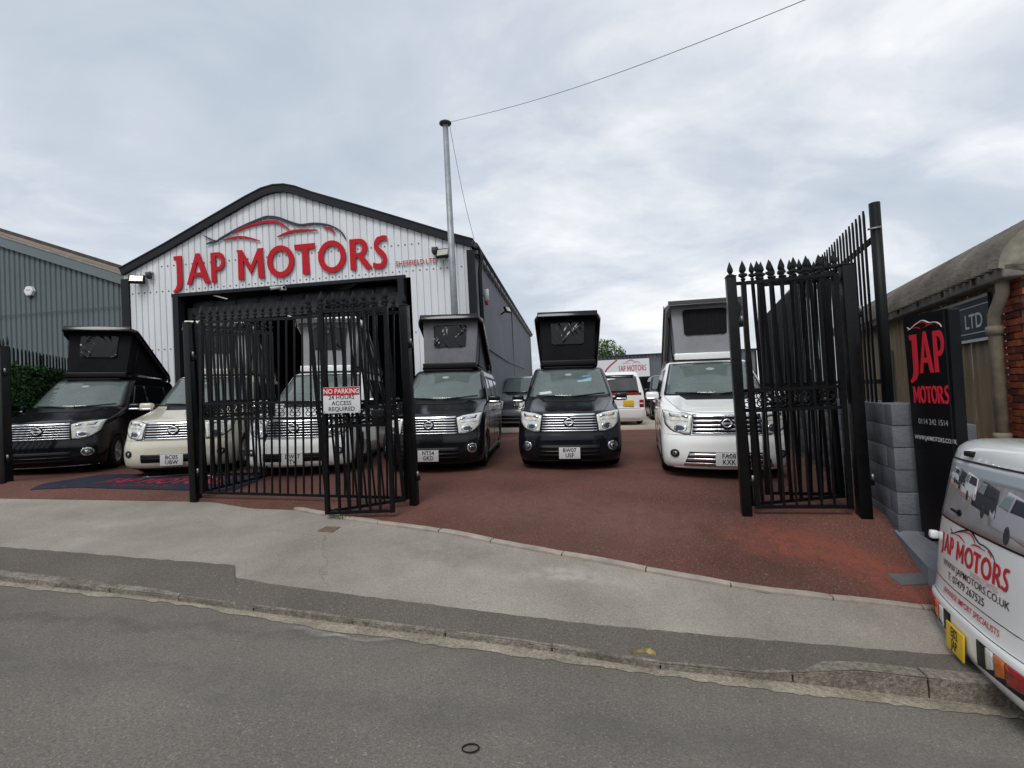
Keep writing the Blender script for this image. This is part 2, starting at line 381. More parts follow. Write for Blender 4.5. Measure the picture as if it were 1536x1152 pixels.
wash(yard_m, drop(700, 740, 1.3), drop(1010, 790, 1.5), .9, (.16, .09, .078), .55)
wash(pave_m, drop(790, 868, 1.66), drop(880, 872, 1.68), .16, (.46, .43, .40), .6)
wash(pave_m, drop(560, 815, 1.5), drop(700, 830, 1.55), .30, (.19, .17, .15), .55)
wash(pave_m, drop(120, 790, 1.3), drop(330, 800, 1.4), .25, (.24, .20, .17), .5)
wash(asph, drop(-100, 935, 1.55), drop(620, 960, 1.75), .12, (.09, .085, .078), .5)
wash(asph, drop(-200, 1010, 1.6), drop(1500, 1145, 1.95), .22, (.115, .109, .10), .5)
wash(asph, drop(480, 966, 1.78), drop(510, 968, 1.79), .05, (.42, .40, .37), .8)
# road, far ground
rd = MB(); xs = np.linspace(-60, 60, 61)
road_rows = []
Kfoot = [Vector((p.x, p.y, RB*p.x+RC*p.y-.0)) for p in K]
near = [Vector((p.x*1.0, -25.0, RB*p.x+RC*-25*.2)) for p in Kfoot]
mid0 = [Vector((p.x, 0.0, RB*p.x)) for p in Kfoot]
# run the road a little under the kerb so that no gap shows
under = [Vector((p.x, p.y+.3, RB*p.x+RC*(p.y+.3)-.01)) for p in Kfoot]
struct(sheet('road', [near, mid0, Kfoot, under], asph, 6))
struct(sheet('pavement', [K, MM, E], pave_m, 4))
A1 = [Vector((p.x, p.y+1.4, yard_z(p.x))) for p in G]
A2 = [Vector((p.x, 16.8, yard_z(p.x))) for p in G]
struct(sheet('yard', [E, G, A1, A2], yard_m, 3))
conc_m = mat('pale concrete apron', (.42, .37, .31), .9, var=.2, vscale=1, speck=.2, bump=.3, dirt=.3)
A2b = lift(A2, .14); A3 = [Vector((p.x*1.3, 60, yard_z(p.x)+.14)) for p in G]
struct(sheet('concrete_apron', [lift(A2, -.05), A2b, A3], conc_m, 1))
gb = MB().add([(-400, -300, -6), (400, -300, -6), (400, 500, -6), (-400, 500, -6)], [(0, 1, 2, 3)]); struct(gb.build('ground', mat('far ground', (.10, .10, .07), .95), fix=False))
# ground under any pixel or place, read from the sheets themselves
from mathutils.bvhtree import BVHTree
def _tree(n):
    o = bpy.data.objects[n]; return BVHTree.FromPolygons([v.co[:] for v in o.data.vertices], [p.vertices[:] for p in o.data.polygons])
TREES = [_tree(n) for n in ('road', 'pavement', 'yard')]
def hit(px, py, which=(1, 2, 0)):
    o = Vector((0, 0, EYE)); d = ray(px, py).normalized(); best = None
    for w in which:
        h = TREES[w].ray_cast(o, d)
        if h[0] is not None and (best is None or h[3] < best[3]): best = h
    return best[0]
def gz(x, y):
    z = None
    for t in TREES:
        h = t.ray_cast(Vector((x, y, 20)), Vector((0, 0, -1)))
        if h[0] is not None: z = h[0].z if z is None else max(z, h[0].z)
    return yard_z(x) if z is None else z
# darker strip of newer tarmac along the kerb, with the stepped end of an old repair
m_true = lambda x: float(np.interp(x, [0, 352, 353, 400, 615, 759, 900, 1190, 1455, 1536], [822, 849.5, 868, 877, 905, 923, 940, 966, 987, 995]))
xs_ = sorted(set(list(range(0, 1537, 12))+[352, 353]))
top = [hit(x, m_true(x)+random.uniform(-.8, .8), (1,))+Vector((0, 0, .005)) for x in xs_]
bot = [kerb_pt(x)+Vector((0, 0, .005)) for x in xs_]
lt = (top[0]-top[4]).normalized(); lb = (bot[0]-bot[4]).normalized(); rt = (top[-1]-top[-5]).normalized(); rb_ = (bot[-1]-bot[-5]).normalized()
top = [top[0]+lt*18]+top+[top[-1]+rt*18]; bot = [bot[0]+lb*18]+bot+[bot[-1]+rb_*18]
struct(sheet('tarmac_strip', [bot, top], strip_m, 10))
for v in bpy.data.objects['tarmac_strip'].data.vertices:
    v.co.z = max(v.co.z, gz(v.co.x, v.co.y)+.012)
# channel of worn concrete in the road at the foot of the kerb
ci, co = [], []
for x in range(0, 1537, 12):
    p = on_plane(x, r_y(x)-1, 0, RB, RC); q = on_plane(x, ch_y(x)+random.uniform(-1.8, 1.8), 0, RB, RC)
    ci.append(p+Vector((0, 0, .004))); co.append(q+Vector((0, 0, .004)))
ci = extend(ci); co = extend(co)
struct(sheet('road_channel', [co, ci], chan_m, 2))
# kerb and edging stones, each its own
def stones(rootname, line, m, length, width, deep, side, px=None):
    root = bpy.data.objects.new(rootname, None); COL.objects.link(root); struct(root)
    d = [0.0]
    for a, b in zip(line[:-1], line[1:]): d.append(d[-1]+(b-a).length)
    def pt(s):
        s = max(0, min(d[-1], s)); i = max(0, min(len(d)-2, int(np.searchsorted(d, s))-1)); t = (s-d[i])/max(1e-6, d[i+1]-d[i]); return line[i].lerp(line[i+1], t)
    s = 0.0
    while s < d[-1]-.05:
        L = min(length*random.uniform(.82, 1.12), d[-1]-s)
        a, b = pt(s+.006), pt(s+L-.006); ax = (b-a).normalized(); n = Vector((-ax.y, ax.x, 0)).normalized()*side
        j = lambda k=.006: random.uniform(-k, k)
        w = width*random.uniform(.93, 1.05); z = .019+random.uniform(-.003, .004); c = .012
        prof = [(0+j(), -deep), (0+j(.004), z-c), (c, z), (w-c, z), (w, z-c), (w, -deep)]
        k = 5; vs, fs = [], []
        for q in range(k+1):
            p = pt(s+.006+(L-.012)*q/k); e_ = .003 if q in (0, k) else 0
            for o, h in prof: vs.append(p+n*(o+random.uniform(-.003, .003))+Vector((0, 0, h-e_+random.uniform(-.002, .002))))
        m_ = len(prof)
        for q in range(k):
            for r in range(m_-1): fs.append((q*m_+r, q*m_+r+1, (q+1)*m_+r+1, (q+1)*m_+r))
        fs += [tuple(range(m_-1, -1, -1)), tuple(k*m_+r for r in range(m_))]
        MB().add(vs, fs).build(rootname+'_stone', m, root)
        s += L
    return root
kl = [kerb_pt(x) for x in range(0, 1537, 12)]
kl = [kl[0]+(kl[0]-kl[5]).normalized()*3]+kl+[kl[-1]+(kl[-1]-kl[-6]).normalized()*3]
stones('kerb', kl, kerb_m, .86, .125, .22, 1)
el = [drop(x, e_y(x), e_d(x)) for x in range(440, 1480, 12)]
stones('edging', lift(el, .012), edge_m, .8, .085, .1, 1)
# weeds, lids, litter
cov = on_plane
def flat_quad(px, name, m, label, cat, h=.006):
    P = [hit(x, y) for x, y in px]; b = MB(); n = len(P)
    vs = [p-Vector((0, 0, .03)) for p in P]+[p+Vector((0, 0, h)) for p in P]; fs = [tuple(range(n)), tuple(range(2*n-1, n-1, -1))]+[(i, (i+1) % n, n+(i+1) % n, n+i) for i in range(n)]
    return tag(b.add(vs, fs).build(name, m), label, cat)
flat_quad([(476, 797), (489, 790), (511, 791), (499, 799)], 'access_cover', mat('rusty iron', (.16, .11, .08), .8, var=.3, vscale=20), 'small rusty brown access cover set in the pale pavement', 'drain cover')
flat_quad([(946, 983), (975, 980), (984, 986), (958, 993)], 'hydrant_lid', mat('yellow lid', (.34, .27, .12), .8, var=.5, vscale=18), 'worn yellow metal lid lying at the kerb', 'lid', .036)
flat_quad([(1330, 862), (1388, 861), (1400, 876), (1352, 879)], 'paving_slab', mat('grey slab', (.11, .11, .115), .8, var=.2, vscale=8), 'dark grey slab let into the red tarmac below the block wall', 'slab', .008)
c = on_plane(706, 1124, 0, RB, RC); b = MB(); b.tube([c+Vector((.042*math.cos(a)*1.0, .03*math.sin(a), .006)) for a in np.linspace(0, 2*math.pi, 22)], .004, 6)
tag(b.build('rubber_ring', mat('black rubber', (.012, .012, .012), .6)), 'small black rubber ring lying on the road', 'ring')
def grass(px, py, dep, n, name, label):
    c = hit(px, py); b = MB()
    for i in range(n):
        a = random.uniform(0, 6.28); r = random.uniform(0, .07); p = c+Vector((r*math.cos(a)*1.6, r*math.sin(a)*.5, 0)); h = random.uniform(.03, .085)
        t = Vector((math.cos(a)*h*.7, math.sin(a)*h*.7, h)); w = Vector((-math.sin(a), math.cos(a), 0))*.004
        b.add([p-w, p+w, p+t*.6+w*.7, p+t], [(0, 1, 2, 3)])
    o = b.build(name, mat('weed green', (.09, .16, .03), .7, var=.3, vscale=40), fix=False); return tag(o, label, 'weed')
grass(514, 778, e_d(514), 60, 'weed_tuft', 'green weed tuft at the edging below the folded gate')
grass(1287, 1010, 1.83, 50, 'weed_tuft', 'small weed tuft in the kerb joint by the parked white car')
# ------------------------------------------------------------------ logo mat on the yard
c00, c10, c01 = hit(45, 735), hit(352, 736), hit(109, 712)
ax = Vector((c10.x-c00.x, c10.y-c00.y, 0)); Wm = ax.length; ax.normalize(); ayv = Vector((-ax.y, ax.x, 0)); dep = abs((c01-c00).dot(ayv))
mat_root = thing('logo_mat', 'dark rubber mat with red dealer lettering on the red yard', 'mat', Matrix.Translation(c00) @ Matrix.Rotation(math.atan2(ax.y, ax.x), 4, 'Z'))
def mf(a, b, h):
    w = mat_root.matrix_world @ Vector((a, b, 0)); return Vector((a, b, gz(w.x, w.y)-c00.z+.012+h))
vs, fs = [], []; nx_, ny_ = 24, 10
for j in range(ny_+1):
    for i in range(nx_+1): vs.append(mf(Wm*i/nx_, dep*j/ny_, 0))
fs = [(j*(nx_+1)+i, j*(nx_+1)+i+1, (j+1)*(nx_+1)+i+1, (j+1)*(nx_+1)+i) for j in range(ny_) for i in range(nx_)]
ring = [i for i in range(nx_)]+[j*(nx_+1)+nx_ for j in range(ny_)]+[ny_*(nx_+1)+i for i in range(nx_, 0, -1)]+[j*(nx_+1) for j in range(ny_, 0, -1)]
o_ = len(vs); vs += [vs[k]-Vector((0, 0, .011)) for k in ring]; fs += [(ring[k], ring[(k+1) % len(ring)], o_+(k+1) % len(ring), o_+k) for k in range(len(ring))]
MB().add(vs, fs).build('mat_base', mat('mat rubber', (.022, .026, .042), .9, var=.3, vscale=3, bump=.3, bscale=300), mat_root)
matred = mat('mat red', (.26, .028, .045), .9, var=.3, vscale=15); matwhite = mat('mat white', (.55, .55, .58), .9)
sc_ = Wm*.62
frm = lambda a, b, h: mf(Wm*.22+a*sc_, dep*.30+b*sc_*1.45, .004+h)
logo_build(mat_root, frm, .001, matred, matwhite, single=True)
text('SHEFFIELD LTD', lambda a, b, h: mf(Wm*.5+a, dep*.16+b, .003+h), Wm*.045, matred, mat_root)
# ================================================================== WORKSHOP with the sign
GY = R(-6.5)                                            # its front wall is turned a little
C0 = at(709, 400, 13.75); gx = Vector((math.cos(GY), math.sin(GY), 0)); gn = Vector((-gx.y, gx.x, 0))
BW = 11.4
for _ in range(12):                                     # width so that the left corner falls where the photograph has it
    q_ = on_wall(187, 450, C0, gn); BW = (C0-q_).dot(gx)
lc = C0-gx*BW
B0 = Vector((lc.x, lc.y, 0))
GBW = frame(B0, GY)
GI = GBW.inverted()
def gp(px, py, off=0.0):                                # photo pixel -> (x, z) on the gable wall
    q = GI @ on_wall(px, py, B0-gn*off, gn); return q.x, q.z
clad_m = mat('pale grey cladding', (.71, .735, .76), .5, var=.09, vscale=1.6, bump=.05, bscale=30, dirt=.14, rvar=.15, stretch=(1, 1, .15))
trim_m = mat('anthracite trim', (.018, .0185, .023), .5, var=.15, vscale=2)
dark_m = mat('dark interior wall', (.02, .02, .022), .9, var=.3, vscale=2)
roof_m = mat('dark roof sheet', (.04, .04, .045), .7, var=.2, vscale=2)
side_m = mat('mid grey side cladding', (.17, .185, .205), .6, var=.12, vscale=.6, dirt=.1)
ws = thing('workshop_building', 'pale grey clad workshop with a dark gable trim and big red dealer sign', 'building', GBW)
zl = gp(187, 418)[1]; zr = zl; zt = gp(427, 300)[1]; xr_ = gp(427, 300)[0]
rp = [gp(*p) for p in ((189, 405), (250, 369), (320, 328), (370, 299), (395, 286), (412, 281), (428, 280), (444, 283), (470, 292), (540, 312), (610, 333), (676, 353), (709, 362))]
rake = [(x, z) for x, z in rp]; rake[0] = (-.05, rake[0][1]); rake[-1] = (BW+.05, rake[-1][1])
rz = lambda x: float(np.interp(x, [p[0] for p in rake], [p[1] for p in rake]))
dl, dh1 = gp(261, 446); dr, dh2 = gp(606, 415); DH = (dh1+dh2)/2
TR = .18                                               # depth of the barge trim
P_ = BW/54.0
def sheet_mesh(x0, n, zb, topf, pitch, depth=.032, y0=0.0, groove=.22):
    prof = []
    for i in range(n):
        a = x0+i*pitch
        prof += [(a, 0), (a+pitch*(1-groove), 0), (a+pitch*(1-groove*.72), depth), (a+pitch*(1-groove*.28), depth)]
    prof.append((x0+n*pitch-.001, 0))
    b = MB(); vs = []
    for x, y in prof: vs += [(x, y0+y, zb(x) if callable(zb) else zb), (x, y0+y, topf(x))]
    b.add(vs, [(2*i, 2*i+2, 2*i+3, 2*i+1) for i in range(len(prof)-1)]); return b
GZ = lambda x: (yard_z(B0.x+gx.x*x))-.1
i = 0
while i < 54:
    x0, x1 = i*P_, (i+3)*P_
    mid = (x0+x1)/2
    over = dl-.02 < mid < dr+.02
    sheet_mesh(x0, 3, (DH if over else GZ(mid)), lambda x: rz(x)-.16, P_).build('cladding_sheet', clad_m, ws)
    i += 3
def strip(pts, w0, w1, y0, y1, name, m, parent):        # a bent board along a line in the wall plane: from w0 to w1 across it
    b = MB(); vs = []; n = len(pts)
    for i, (x, z) in enumerate(pts):
        d = Vector((pts[min(i+1, n-1)][0]-pts[max(i-1, 0)][0], pts[min(i+1, n-1)][1]-pts[max(i-1, 0)][1])).normalized(); nn = Vector((-d.y, d.x))
        for w in (w0, w1):
            for y in (y0, y1): vs.append((x+nn.x*w, y, z+nn.y*w))
    fs = []
    for i in range(n-1):
        a, c = i*4, i*4+4
        fs += [(a, c, c+2, a+2), (a+1, a+3, c+3, c+1), (a, a+1, c+1, c), (a+2, c+2, c+3, a+3)]
    fs += [(0, 2, 3, 1), (4*(n-1), 4*(n-1)+1, 4*(n-1)+3, 4*(n-1)+2)]
    return b.add(vs, fs).build(name, m, parent)
strip(rake, -TR, .02, -.10, .06, 'barge_board', trim_m, ws)
strip(rake, .025, .055, -.12, 22.0, 'roof', roof_m, ws)
for x, w, nm in ((-.02, .26, 'corner_trim'), (BW-.1, .22, 'corner_trim')):
    MB().box((x+w/2-.05, .0, (GZ(x)+rz(x)-.3)/2), (w, .09, rz(x)-.3-GZ(x))).build(nm, trim_m, ws)
# door surround
for x, nm in ((dl, 'door_jamb'), (dr, 'door_jamb')):
    MB().box((x+(.09 if x == dl else -.09), .06, (GZ(x)+DH)/2), (.18, .26, DH-GZ(x))).build(nm, trim_m, ws)
MB().box(((dl+dr)/2, .06, DH+.02), (dr-dl+.1, .22, .10)).build('door_header', trim_m, ws)
b = MB()
for k in range(9): b.lathe([(.0, 0), (.24, 0), (.24, .68), (0, .68)], (dl+.3+k*(dr-dl-.6)/9, .62, DH-.30), axis='x', n=18)
b.box(((dl+dr)/2, .35, DH-.55), (dr-dl-.3, .03, .45)); b.build('roller_shutter', mat('shutter grey', (.05, .052, .055), .6), ws)
# interior shell and side walls
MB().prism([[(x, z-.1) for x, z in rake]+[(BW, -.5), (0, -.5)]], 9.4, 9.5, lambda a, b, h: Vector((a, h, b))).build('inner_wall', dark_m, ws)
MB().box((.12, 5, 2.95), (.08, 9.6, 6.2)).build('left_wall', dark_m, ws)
pt = .19; zside = lambda y: rz(BW)-.20
b = MB(); prof = []
yy = 0.0
while yy < 21.5:
    prof += [(yy, 0), (yy+pt*.6, 0), (yy+pt*.72, .03), (yy+pt*.88, .03)]; yy += pt
cut = [prof[j:j+41] for j in range(0, len(prof)-1, 40)]
for seg in cut:
    vs = []
    for y, d in seg: vs += [(BW+.02-d, y, -.6), (BW+.02-d, y, rz(BW)-.22)]
    MB().add(vs, [(2*i, 2*i+2, 2*i+3, 2*i+1) for i in range(len(seg)-1)]).build('side_sheet', side_m, ws)
zb = rz(BW)
MB().tube([(BW+.13, -.1, zb-.16), (BW+.13, 21.6, zb-.16)], .075, 10).build('gutter', mat('grey gutter', (.05, .05, .055), .5), ws)
b = MB()
for k in range(26): b.box((BW+.10, .4+k*.82, zb-.30), (.10, .60, .10))
b.build('fascia', mat('weathered fascia', (.30, .30, .31), .8, var=.5, vscale=8, dirt=.5), ws)['kind'] = 'stuff'
MB().tube([(BW+.16, .25, zb-.2), (BW+.22, .22, zb-.5), (BW+.16, .22, zb-.9), (BW+.16, .22, -.3)], .065, 10).build('downpipe', mat('black pipe', (.015, .015, .017), .4), ws)
# sign lettering on the gable: every letter stands off the cladding
sx0, sz0 = gp(262, 429.6); sx1, sz1 = gp(590, 400.5)
SLN = Vector((sx1-sx0, sz1-sz0)); sL = SLN.length; sd_, su_ = SLN.normalized(), Vector((-SLN.normalized().y, SLN.normalized().x))
sL *= .985
def sfr(a, b_, h): return Vector((sx0+sd_.x*a*sL+su_.x*b_*sL, -.03-h, sz0+sd_.y*a*sL+su_.y*b_*sL))
sign_red = mat('sign red', (.47, .012, .022), .45, var=.06, vscale=2); sign_dark = mat('sign slate', (.035, .05, .065), .45)
rim_m = mat('letter edge white', (.70, .62, .62), .5)
logo_build(ws, sfr, .035, sign_red, sign_dark)
b = MB()
for k, polys in logo_polys():                           # pale stand-off edge behind each letter
    o = polys[0]; cx_ = sum(p[0] for p in o)/len(o); cy_ = sum(p[1] for p in o)/len(o)
s2x, s2z = gp(624, 394); fr2 = lambda a, b_, h: Vector((s2x+a*sd_.x-b_*sd_.y*-0+su_.x*b_, -.03-h, s2z+sd_.y*a+su_.y*b_))
for w_, ox in (('SHEFFIELD', -.17), ('LTD', .46)):
    text(w_, fr2, .205, mat('small sign white', (.78, .74, .74), .5), ws, 'small_letter_backing', off=.05, h=.004, spacing=1.06, x=ox, sx=.86)
    text(w_, fr2, .205, sign_red, ws, 'small_lettering', off=.008, h=.010, spacing=1.06, x=ox, sx=.86)
# screws along the sheet rails
b = MB()
for z in (DH+.18, DH+.95, DH-1.6):
    for k in range(54):
        x = (k+.4)*P_
        if z < DH and dl-.1 < x < dr+.1: continue
        if z < rz(x)-.5: b.box((x, -.006, z), (.035, .012, .035))
o = b.build('cladding_screws', mat('screw heads', (.10, .10, .11), .5), ws); o['kind'] = 'stuff'
# lamps and cameras on the gable
def floodlight(px, py, label, turn=0.0):
    x, z = gp(px, py, .2); t = thing('floodlight', label, 'floodlight', GBW @ Matrix.Translation((x, -.20, z)) @ Matrix.Rotation(turn, 4, 'Z') @ Matrix.Rotation(R(-22), 4, 'X'), 'floodlights on the workshop gable')
    bk = mat('lamp black', (.012, .012, .014), .45)
    MB().box((0, 0, 0), (.42, .10, .27), ch=.02).build('housing', bk, t)
    MB().box((0, -.054, 0), (.33, .008, .19)).build('lens', mat('lamp lens', (.45, .42, .36), .15, metal=.3, bump=.2, bscale=40), t)
    MB().box((0, .13, .02), (.08, .18, .06)).build('bracket', bk, t)
    return t
floodlight(205, 419, 'black floodlight below the left eave of the workshop', R(28))
floodlight(665, 380, 'black floodlight beside the small white and red lettering', R(-12))
def dome(px, py, label):
    x, z = gp(px, py, .1); t = thing('security_camera', label, 'camera', GBW @ Matrix.Translation((x, -.03, z)), 'security cameras on the workshop gable')
    bk = mat('camera grey', (.05, .05, .055), .35)
    MB().box((0, -.05, .10), (.17, .16, .05), ch=.015).build('mount', mat('camera white', (.55, .55, .56), .4), t)
    MB().lathe([(0.0, -.115), (.05, -.105), (.085, -.06), (.09, -.01), (.09, .06), (0, .065)], (0, -.07, .0), n=16).build('dome', bk, t)
dome(223, 413, 'small dark dome camera next to the left floodlight'); dome(652, 376, 'small dark dome camera above the small white lettering')
x, z = gp(421, 431, .2); t = thing('security_camera', 'pair of white bullet cameras over the workshop doorway', 'camera', GBW @ Matrix.Translation((x, -.05, z)), 'security cameras on the workshop gable')
wm = mat('camera white', (.55, .55, .56), .4)
MB().box((0, -.03, 0), (.16, .1, .12), ch=.01).build('mount', wm, t)
for s in (-1, 1):
    MB().tube([(s*.06, -.08, .02), (s*.22, -.34, -.06)], .048, 10).build('barrel', wm, t); MB().tube([(s*.222, -.343, -.061), (s*.228, -.352, -.064)], .04, 10).build('lens', mat('black glass', (.01, .01, .012), .1), t)
# siren and wall lamp on the corner
q = GBW @ Vector((BW+.16, .9, gp(716, 437)[1])); t = thing('siren', 'white tube siren with a red end on the workshop corner', 'siren', Matrix.Translation(q) @ Matrix.Rotation(GY, 4, 'Z'))
MB().tube([(0.05, 0, .24), (.05, 0, -.12)], .075, 12).build('body', mat('siren white', (.72, .71, .70), .4), t); MB().tube([(.05, 0, -.121), (.05, 0, -.24)], [.07, .045], 12).build('sounder', mat('siren red', (.5, .04, .03), .4), t); MB().box((-.06, 0, .05), (.16, .05, .05)).build('bracket', trim_m, t)
for yv, lab in ((5.0, 'dark floodlight on the grey side wall of the workshop'),):
    q = GBW @ Vector((BW+.35, yv, gp(716, 432)[1]+.2)); t = thing('floodlight', lab, 'floodlight', Matrix.Translation(q) @ Matrix.Rotation(R(60), 4, 'Z') @ Matrix.Rotation(R(-25), 4, 'X'))
    bk = MATS['lamp black']; MB().box((0, 0, 0), (.36, .09, .24), ch=.015).build('housing', bk, t); MB().box((0, -.05, 0), (.28, .006, .17)).build('lens', MATS['lamp lens'], t); MB().box((0, .18, 0), (.05, .3, .05)).build('bracket', bk, t)
b = MB(); b.tube([GBW @ Vector((BW+.06, .3, gp(712, 515)[1])), GBW @ Vector((BW+.06, 7, gp(712, 515)[1]-.12)), GBW @ Vector((BW+.06, 15, gp(712, 515)[1]))], .018, 6)
tag(b.build('wall_cable', MATS['black pipe']), 'thin dark cable running along the grey side wall', 'cable')
# ================================================================== GREY UNIT next door
B1 = B0+gn*.12
NI = frame(B1, GY); NIi = NI.inverted()
def np_(px, py):
    q = NIi @ on_wall(px, py, B1, gn); return q.x, q.z
nb = thing('neighbour_unit', 'slate grey ribbed warehouse with an old sheet roof beside the workshop', 'building', NI)
nclad = mat('slate grey cladding', (.125, .155, .165), .5, var=.08, vscale=.6, dirt=.08, rvar=.15)
a0, a1 = np_(0, 368), np_(178, 424)
slope = (a1[1]-a0[1])/(a1[0]-a0[0]); vz = lambda x: a1[1]+slope*(x-a1[0])
Pn = .185; n_all = 66
for k in range(0, n_all, 3):
    x0 = -.06-(k+3)*Pn; sheet_mesh(x0, 3, GZ(x0), lambda x: vz(x)+.05, Pn, depth=.035, groove=.5).build('cladding_sheet', nclad, nb)
X0 = -n_all*Pn
ntrim = mat('slate grey trim', (.15, .185, .195), .5, var=.05)
strip([(X0, vz(X0)), (-.05, vz(-.05))], -.02, .27, -.09, .05, 'verge_trim', ntrim, nb)
MB().box((-.09, -.05, (GZ(0)+vz(0))/2-.05), (.14, .06, vz(0)-GZ(0)-.2)).build('corner_trim', ntrim, nb)
MB().box((X0/2-.03, -.045, vz(-3)-1.75), (abs(X0), .012, .014), m=None).build('joint_strip', mat('joint grey', (.07, .09, .10), .6), nb)
old_roof = mat('old cement roof', (.21, .175, .15), .95, var=.35, vscale=2.5, bump=.6, bscale=14, dirt=.5, stretch=(1, 1, 1))
b = MB(); vs = []; fs = []; n = 120
for i in range(n+1):
    y = -.08+i*.074; dz = .03*math.sin(i*math.pi/1.0*.5)
    vs += [(X0, y, vz(X0)+.30+dz), (.06, y, vz(.06)+.30+dz)]
for i in range(n): fs.append((2*i, 2*i+1, 2*i+3, 2*i+2))
b.add(vs, fs).build('roof', old_roof, nb)
strip([(X0, vz(X0)), (.02, vz(.02))], .27, .31, -.11, .0, 'roof_edge', mat('roof edge pale', (.30, .27, .22), .9, var=.3, vscale=4), nb)
strip([(X0, vz(X0)+.1), (.04, vz(.04)+.12)], .31, .42, .5, .62, 'ridge_strip', mat('roof strip dark', (.09, .075, .065), .9, var=.4, vscale=6), nb)
x, z = np_(47, 437); t = thing('alarm_box', 'white hexagonal alarm box on the slate grey warehouse wall', 'alarm box', NI @ Matrix.Translation((x, -.0, z)))
hexp = [(.165*math.cos(R(60*i)), .165*math.sin(R(60*i))) for i in range(6)]
MB().prism([hexp], .0, .09, lambda a, b_, h: Vector((a, -h, b_))).build('case', mat('alarm white', (.75, .77, .80), .4), t)
MB().prism([[(p[0]*.8, p[1]*.8) for p in hexp]], .09, .10, lambda a, b_, h: Vector((a, -h, b_))).build('cover', MATS['alarm white'], t)
MB().box((0, -.102, .02), (.17, .003, .035)).build('print_band', mat('alarm print', (.45, .48, .56), .5), t)
MB().box((0, -.04, -.165), (.13, .06, .05)).build('lamp', mat('alarm lamp', (.02, .03, .10), .3), t)
# ================================================================== STEEL POLE with its wires
pb = at(676, 400, 13.0); pt_ = at(668, 187, 13.0)
zb_ = yard_z(pb.x); pr = thing('steel_pole', 'tall galvanised steel pole with a flat cap in front of the workshop', 'pole', Matrix.Translation((pt_.x, 13.0, zb_)))
galv = mat('galvanised steel', (.30, .33, .345), .45, metal=.5, var=.18, vscale=6, rvar=.2)
hp = pt_.z-zb_
MB().tube([(0, 0, 0), (0, 0, hp)], [.105, .075], 14).build('shaft', galv, pr)
MB().lathe([(0, -.01), (.10, -.01), (.165, .02), (.165, .05), (.06, .09), (0, .095)], (0, 0, hp), n=16).build('cap', mat('dark cap', (.08, .08, .085), .6), pr)
w0 = Vector((pt_.x+.05, 13.0, pt_.z+.05)); w1 = at(1420, -88, 5.0); b = MB()
pts = []
for i in range(25):
    s = i/24; p = w0.lerp(w1, s); p.z -= .22*math.sin(math.pi*s); pts.append(p)
b.tube(pts, .0048, 5, caps=False); tag(b.build('overhead_wire', mat('wire', (.03, .03, .035), .6)), 'overhead wire running from the pole cap across the sky', 'wire')
b = MB(); q1 = GBW @ Vector((BW+.05, .2, rz(BW)+.1)); q0 = Vector((pt_.x+.12, 12.95, pt_.z-.05))
b.tube([q0.lerp(q1, i/20)-Vector((0, 0, .25*math.sin(math.pi*i/20))) for i in range(21)], .006, 4, caps=False)
o = b.build('hanging_chain', mat('chain', (.12, .12, .13), .5, metal=.5)); tag(o, 'thin slack chain hanging beside the steel pole', 'chain')
# ================================================================== GATES AND RAILINGS
gate_m = mat('black gate paint', (.0038, .0039, .0045), .26, var=.3, vscale=6, rvar=.2, bump=.08, bscale=40, spec=.3)
steel_m = mat('worn steel', (.28, .28, .28), .45, metal=.7)
P0 = drop(10, 722, .98); P1 = drop(294, 748, 1.25); P2 = drop(622, 757, 1.36); P3 = drop(1120, 772, 1.45); P4 = drop(1297, 773, 1.45)
HG = [at(283, 487, P1.y).z-P1.z, at(600, 462, P2.y).z-P2.z, at(1098, 420, P3.y).z-P3.z, at(1272, 405, P4.y).z-P4.z]
H_A = (HG[0]+HG[1])/2; H_B = (HG[2]+HG[3])/2
_shared = {}
def shared(key, fn):
    if key not in _shared: _shared[key] = fn()
    return _shared[key]
def finial_mesh():
    b = MB()
    def ring(z, rx, ry): return [(rx, 0, z), (0, ry, z), (-rx, 0, z), (0, -ry, z)]
    lv = [(0, .013, .013), (.02, .022, .018), (.032, .012, .010), (.05, .040, .012), (.068, .034, .011), (.074, .014, .010), (.10, .030, .014), (.125, .026, .012), (.185, .002, .002)]
    vs = [v for z, rx, ry in lv for v in ring(z, rx, ry)]; fs = []
    for i in range(len(lv)-1):
        for k in range(4): fs.append((i*4+k, i*4+(k+1) % 4, i*4+4+(k+1) % 4, i*4+4+k))
    return b.add(vs, fs).mesh('finial', gate_m)
def scroll_mesh(h):
    b = MB(); pts = []
    for s in (1, -1):
        for i in range(14):
            a = i/13*R(400); r = h*.24*(1-.55*i/13)
            if s == 1: pts.insert(0, (-.01+r*math.cos(a+R(90))*-1, 0, h*.25+r*math.sin(a+R(-90))*-1 if False else h*.24+r*math.cos(a)*-1+0))
            else: pts.append((-.01+r*math.cos(a+R(90))*-1, 0, -(h*.24+r*math.cos(a)*-1)))
    b.tube(pts, .0065, 5); return b.mesh('scroll', gate_m)
def bar_mesh(w, h):
    return MB().box((0, 0, h/2), (w, w, h)).mesh('bar', gate_m)
